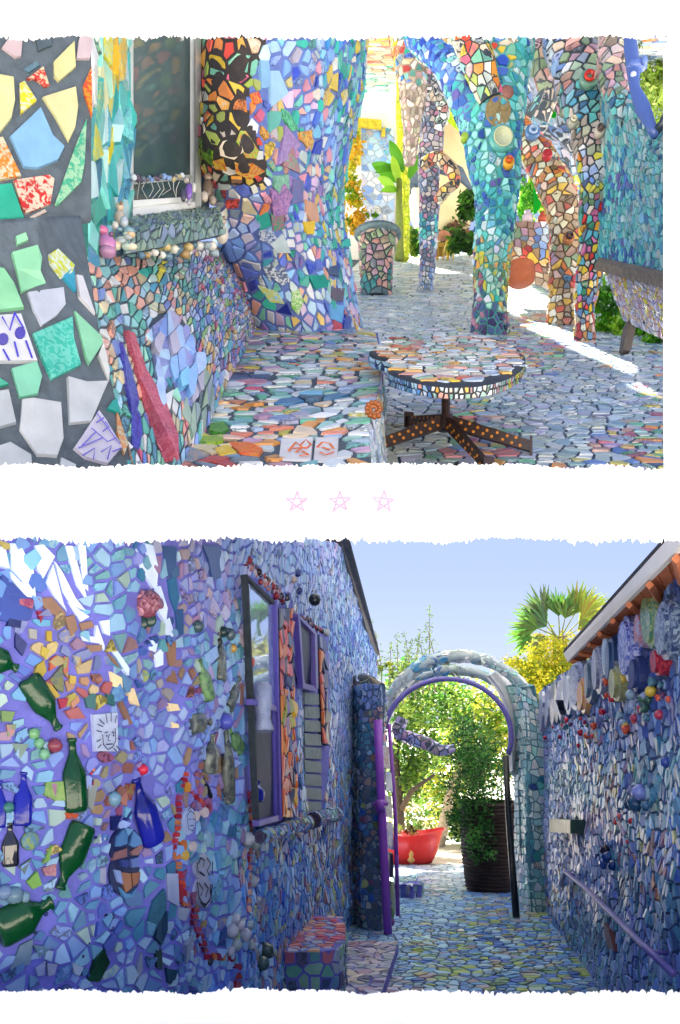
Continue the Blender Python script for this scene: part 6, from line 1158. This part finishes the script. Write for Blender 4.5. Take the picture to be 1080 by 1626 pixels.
# palm
PM = thing('palm_tree', 'fan palm with spiky fronds above the golden bush', 'palm', P(890, 1240, 21)); m = MB(); m.tube([P(895, 1240, 21), P(890, 1080, 21), P(888, 1010, 21)], [.22, .2, .18], 10); m.build('trunk', plain('palm_bark', '#7a6a50', .9, .4, 10, .8), PM, True)
for (x, y, ang, ln, c) in ((868, 1000, 120, 74, '587848'), (892, 990, 92, 62, '4f8838'), (905, 990, 60, 70, '88a038'), (868, 1010, 160, 60, '5f9038'), (850, 1015, 185, 50, '68a040'), (870, 1000, 138, 60, '507850'), (925, 985, 48, 70, 'a8b840'), (935, 985, 30, 60, '98a848'), (880, 1010, 200, 40, '88884c'), (900, 1000, 78, 60, '68883c'), (860, 1030, 215, 40, '908c58')):
    m = MB(); r = math.radians(ang); o0 = P(888 + (x - 888) * .25, 1010, 21); c_ = hx(c)
    dirv = np.array([math.cos(r), rnd.uniform(-.4, .2), math.sin(r)]); tip = o0 + dirv * ln / F * 21 * rnd.uniform(.3, .75)
    m.tube([o0, tip], [.02, .012], 5, hx('7a8048'))
    for k in range(26):
        a = r + math.radians(-48 + 96 * k / 25); l = ln / F * 21 * .85 * rnd.uniform(.6, 1.1); dv = np.array([math.cos(a), rnd.uniform(-.25, .25), math.sin(a)]); sd_ = np.cross(dv, (0, 1, 0)); sd_ /= np.linalg.norm(sd_); e_ = tip + dv * l + np.array([0, 0, -.12 * l])
        m.add([tip, tip + dv * l * .5 + sd_ * .035, e_, tip + dv * l * .5 - sd_ * .035], [(0, 1, 2, 3)], tuple(q * rnd.uniform(.45, .8) for q in c_))
    m.build('frond', LEAF, PM)
# ---- right wall
RT = thing('mosaic_wall', 'deep blue mosaic wall on the right with plates, cups and surfboard shapes', 'wall', L(1.2, 7, 0))
rc = [(856, 12.13, 1104), (872, 10.86, 1086), (900, 9.17, 1066), (940, 7.5, 1042), (985, 6.23, 1003), (1035, 5.24, 954), (1110, 4.23, 878)]
rwl = Patch([[P(x, yt, d) for x, d, yt in rc], [P(x, .5 * yt + .5 * (1240 + 2400 / d), d) for x, d, yt in rc], [P(x, 1240 + 2400 / d, d) for x, d, yt in rc]], smooth=(False, False), res=(60, 70), lump=.05)
rpal = anchors([(880, 1120, 'lnavy'), (900, 1160, 'lblue'), (870, 1200, 'llilac', .8), (880, 1300, 'llilac', .8), (900, 1240, 'lglass', .8), (950, 1200, 'llow'), (940, 1260, 'lglass', .8), (920, 1350, 'llilac'), (900, 1420, 'llow'), (960, 1400, 'lblue'), (960, 1480, 'lteal'), (1000, 1500, 'lblue', 1.2), (1040, 1220, 'lteal', 1.2), (1020, 1300, 'lglass'), (1050, 1350, 'llow', 1.2), (970, 1250, 'lmix', .8), (1030, 1420, 'lyel', .35), (1060, 1550, 'lblue', .8), (1000, 1130, 'lnavy', 1.6), (1050, 1080, 'lnavy', 1.8), (960, 1080, 'lnavy', 1.6), (1010, 1030, 'lnavy', 1.6), (1060, 980, 'lnavy', 1.5), (940, 1300, 'lpink', .5), (985, 1330, 'lpink', .4), (1000, 1400, 'lteal'), (1070, 1450, 'lteal'), (1000, 1220, 'lmix', .7)])
boards = [(1010, 1030, 14, 54, 'a8b0d8', '3c50b0'), (1047, 985, 13, 48, 'a0b078', '4a8070'), (1032, 1000, 8, 30, '9098c0', 'b06868'), (960, 1062, 9, 42, 'a0a8c0', '6878a8'), (946, 1080, 8, 38, '4f6888', None), (925, 1088, 12, 42, '98a8c8', '6070a0'), (912, 1100, 7, 36, '8898b8', None), (890, 1115, 5, 34, '384868', None), (897, 1112, 4, 34, 'a0a8c0', None), (875, 1122, 4, 34, '8890b0', None), (982, 1050, 8, 40, '2a4878', None), (1072, 1000, 14, 50, '88a0b8', '384878'), (990, 1085, 9, 30, '889870', 'a0a070'), (884, 1118, 4, 34, '788098', None), (935, 1105, 7, 30, 'c88880', 'c8a850'), (972, 1040, 6, 34, '98b0c8', None), (1024, 1070, 8, 30, '283870', None), (865, 1130, 4, 34, '98a0c0', None), (1060, 1050, 8, 24, 'b83848', '801c38')]
gre = [(894, 1300), (930, 1302), (930, 1323), (894, 1321)]; leafs = [(965, 1464), (974, 1476), (983, 1512), (974, 1508), (967, 1490)]
DIM[0] = .85
mosaic(rwl, .078, rpal, RT, gap=.013, grout=plain('deep_blue_grout', '#3a5078', .8), thick=.18, excl=[ell(*b[:4], 10) for b in boards] + [gre, leafs], drop=.16, tilt=.09, asp=.8, ymax=1595)
for (x, y, rx, ry, c, p_) in boards:
    insert(rwl, ell(x, y, rx * .95, ry, 14, rnd.uniform(-3, 3)), c, RT, p_, t=.05, name='board', dome=.02)
    if rx > 6: insert(rwl, ell(x, y, rx * .62, ry * .8, 14), p_ or c, RT, c, t=.075, name='board_inlay')
insert(rwl, gre, '3c5c50', RT, t=.13, name='green_plate', pat='345048'); insert(rwl, leafs, '501828', RT, t=.03, name='leaf_tile')
for _ in range(64):
    x = rnd.uniform(868, 1075); y = np.interp(x, [868, 960, 1080], [1160, 1140, 1095]) + rnd.gauss(0, 1) * np.interp(x, [868, 1080], [12, 26]); r = np.interp(x, [868, 1080], [3.5, 10]) * rnd.uniform(.6, 1.1)
    c = rnd.choice('c83048 b82840 c8b048 5868b0 283870 88a8c0 386058 6a3868 a83858 8090b8 d05840 4a7890'.split())
    if rnd.random() < .45: knob(x, y, r, c, 'knob', sq=(1, 1.2, 1), out=.8, parent=RT, patch=rwl)
    else:
        p, n = rwl.at(x, y); k = r / F * p[1]; m = MB(); n2 = n + np.array([0, 0, rnd.uniform(-.6, .3)]); m.lathe(p, n2, [(0, .6 * k), (1.0 * k, .85 * k), (1.6 * k, 1.0 * k), (1.6 * k, .85 * k), (.9 * k, .5 * k)], 14, hx(c)); m.build('cup', GLZ, RT, True)
for x, y, r, c in ((1024, 1258, 13, '8090d8'), (1010, 1256, 9, '7078a8'), (1018, 1276, 13, '285078'), (1004, 1278, 8, '203c60'), (1032, 1280, 8, '386890'), (968, 1350, 9, '281c38'), (972, 1362, 10, '204890'), (966, 1372, 9, '2c50a0'), (978, 1374, 8, '183c80'), (974, 1340, 6, '6a88b8'), (982, 1305, 5, 'c83848'), (988, 1296, 5, 'd05860'), (1006, 1304, 5, 'c83848'), (1000, 1336, 4, 'c84858'), (1064, 1210, 9, '3850a0')): knob(x, y, r, c, 'glass_lump', out=.6, parent=RT, patch=rwl, wob=.12)
# handrail
HR = thing('handrail', 'violet metal handrail sloping along the right wall', 'handrail', P(1000, 1450, 5.8)); VR = plain('lilac_rail_paint', '#6860a8', .35, .12, 8)
def wr(x, y, o=.08): p, n = rwl.at(x, y); return p + n * o
m = MB(); m.tube([wr(893, 1405, .0), wr(900, 1402, .06), wr(912, 1396, .1), wr(916, 1384, .1), wr(950, 1412, .1), wr(1000, 1458, .1), wr(1050, 1500, .1), wr(1105, 1548, .1)], .019, 12); m.build('rail', VR, HR, True)
for x, y in ((913, 1386), (1062, 1510)):
    m = MB(); m.tube([wr(x, y, .1), wr(x, y + 4, .0)], .013, 8); m.build('bracket', VR, HR, True)
# ---- right roof: white fascia, orange soffit boards, rafters
RR = thing('timber_roof', 'overhanging roof of the right house, white fascia board with orange timber boards underneath', 'roof', P(990, 950, 7))
WF = plain('white_fascia_paint', '#eeece8', .6, .05, 5); OB = plain('orange_soffit_board', '#c07048', .7, .25, 7, .3); SHN = plain('dark_shingle', '#3c3c44', .9, .4, 20, .6)
fa, fb = P(898, 1046, 8.8), P(1100, 842, 3.9)
f0, f1 = P(896, 1040, 8.8), P(1100, 822, 4.4)
m = MB(); m.prism([P(895, 1038, 8.5), P(1100, 812, 3.65), P(1100, 848, 3.65), P(901, 1051, 8.5)], (.03, .03, .0)); m.build('fascia', WF, RR)
m = MB(); m.prism([P(896, 1031, 8.55), P(1100, 802, 3.68), P(1100, 811, 3.68), P(894, 1037, 8.55)], (.3, .05, .12)); m.build('shingle_edge', SHN, RR)
a0, a1 = P(902, 1050, 8.53), P(1101, 849, 3.68); b0, b1 = P(926, 1052, 8.3), P(1104, 900, 4.3)
NBD = 20
for k in range(NBD):
    f, g_ = k / NBD, (k + .93) / NBD; A0, A1 = a0 + (a1 - a0) * f, a0 + (a1 - a0) * g_; B0, B1 = b0 + (b1 - b0) * f, b0 + (b1 - b0) * g_
    m = MB(); m.prism([A0, A1, B1, B0], (0.0, 0, .03)); m.build('soffit_board', OB, RR)
for k in range(8):
    f = (k + .5) / 8; A0 = a0 + (a1 - a0) * f; B0 = b0 + (b1 - b0) * f; m = MB(); dv = B0 - A0; m.tube([A0 + (0, 0, -.03), B0 + (0, 0, -.03)], .022, 4); m.build('rafter', OB, RR)
m = MB(); m.prism([a0 + (0, 0, .04), a1 + (0, 0, .04), b1 + (.8, 0, .3), b0 + (.8, 0, .3)], (0, 0, .05)); m.build('roof_deck', SHN, RR)
m = MB(); m.prism([L(1.28, 4, 0), L(1.28, 4, 2.9), L(1.28, 8.9, 2.9), L(1.28, 8.9, 0)], (.15, 0, 0)); m.build('house_wall', plain('blue_render', '#5a70a0', .9, .2), RR)
GROUPS = {'canopy_rib': 'mosaic ribs of the canopy', 'loop_ornament': 'curling loops on the thin column', 'leafy_shrub': 'shrubs at the back of the upper court', 'garden_stool': 'far garden stools', 'light_tree': 'bright trees beyond the upper court', 'shade_tree': 'trees seen through the arch', 'medallion': 'round discs set in the mosaic posts'}
for o in list(bpy.data.objects):
    if o.parent is None and o.name.split('.')[0] in GROUPS: o['group'] = GROUPS[o.name.split('.')[0]]
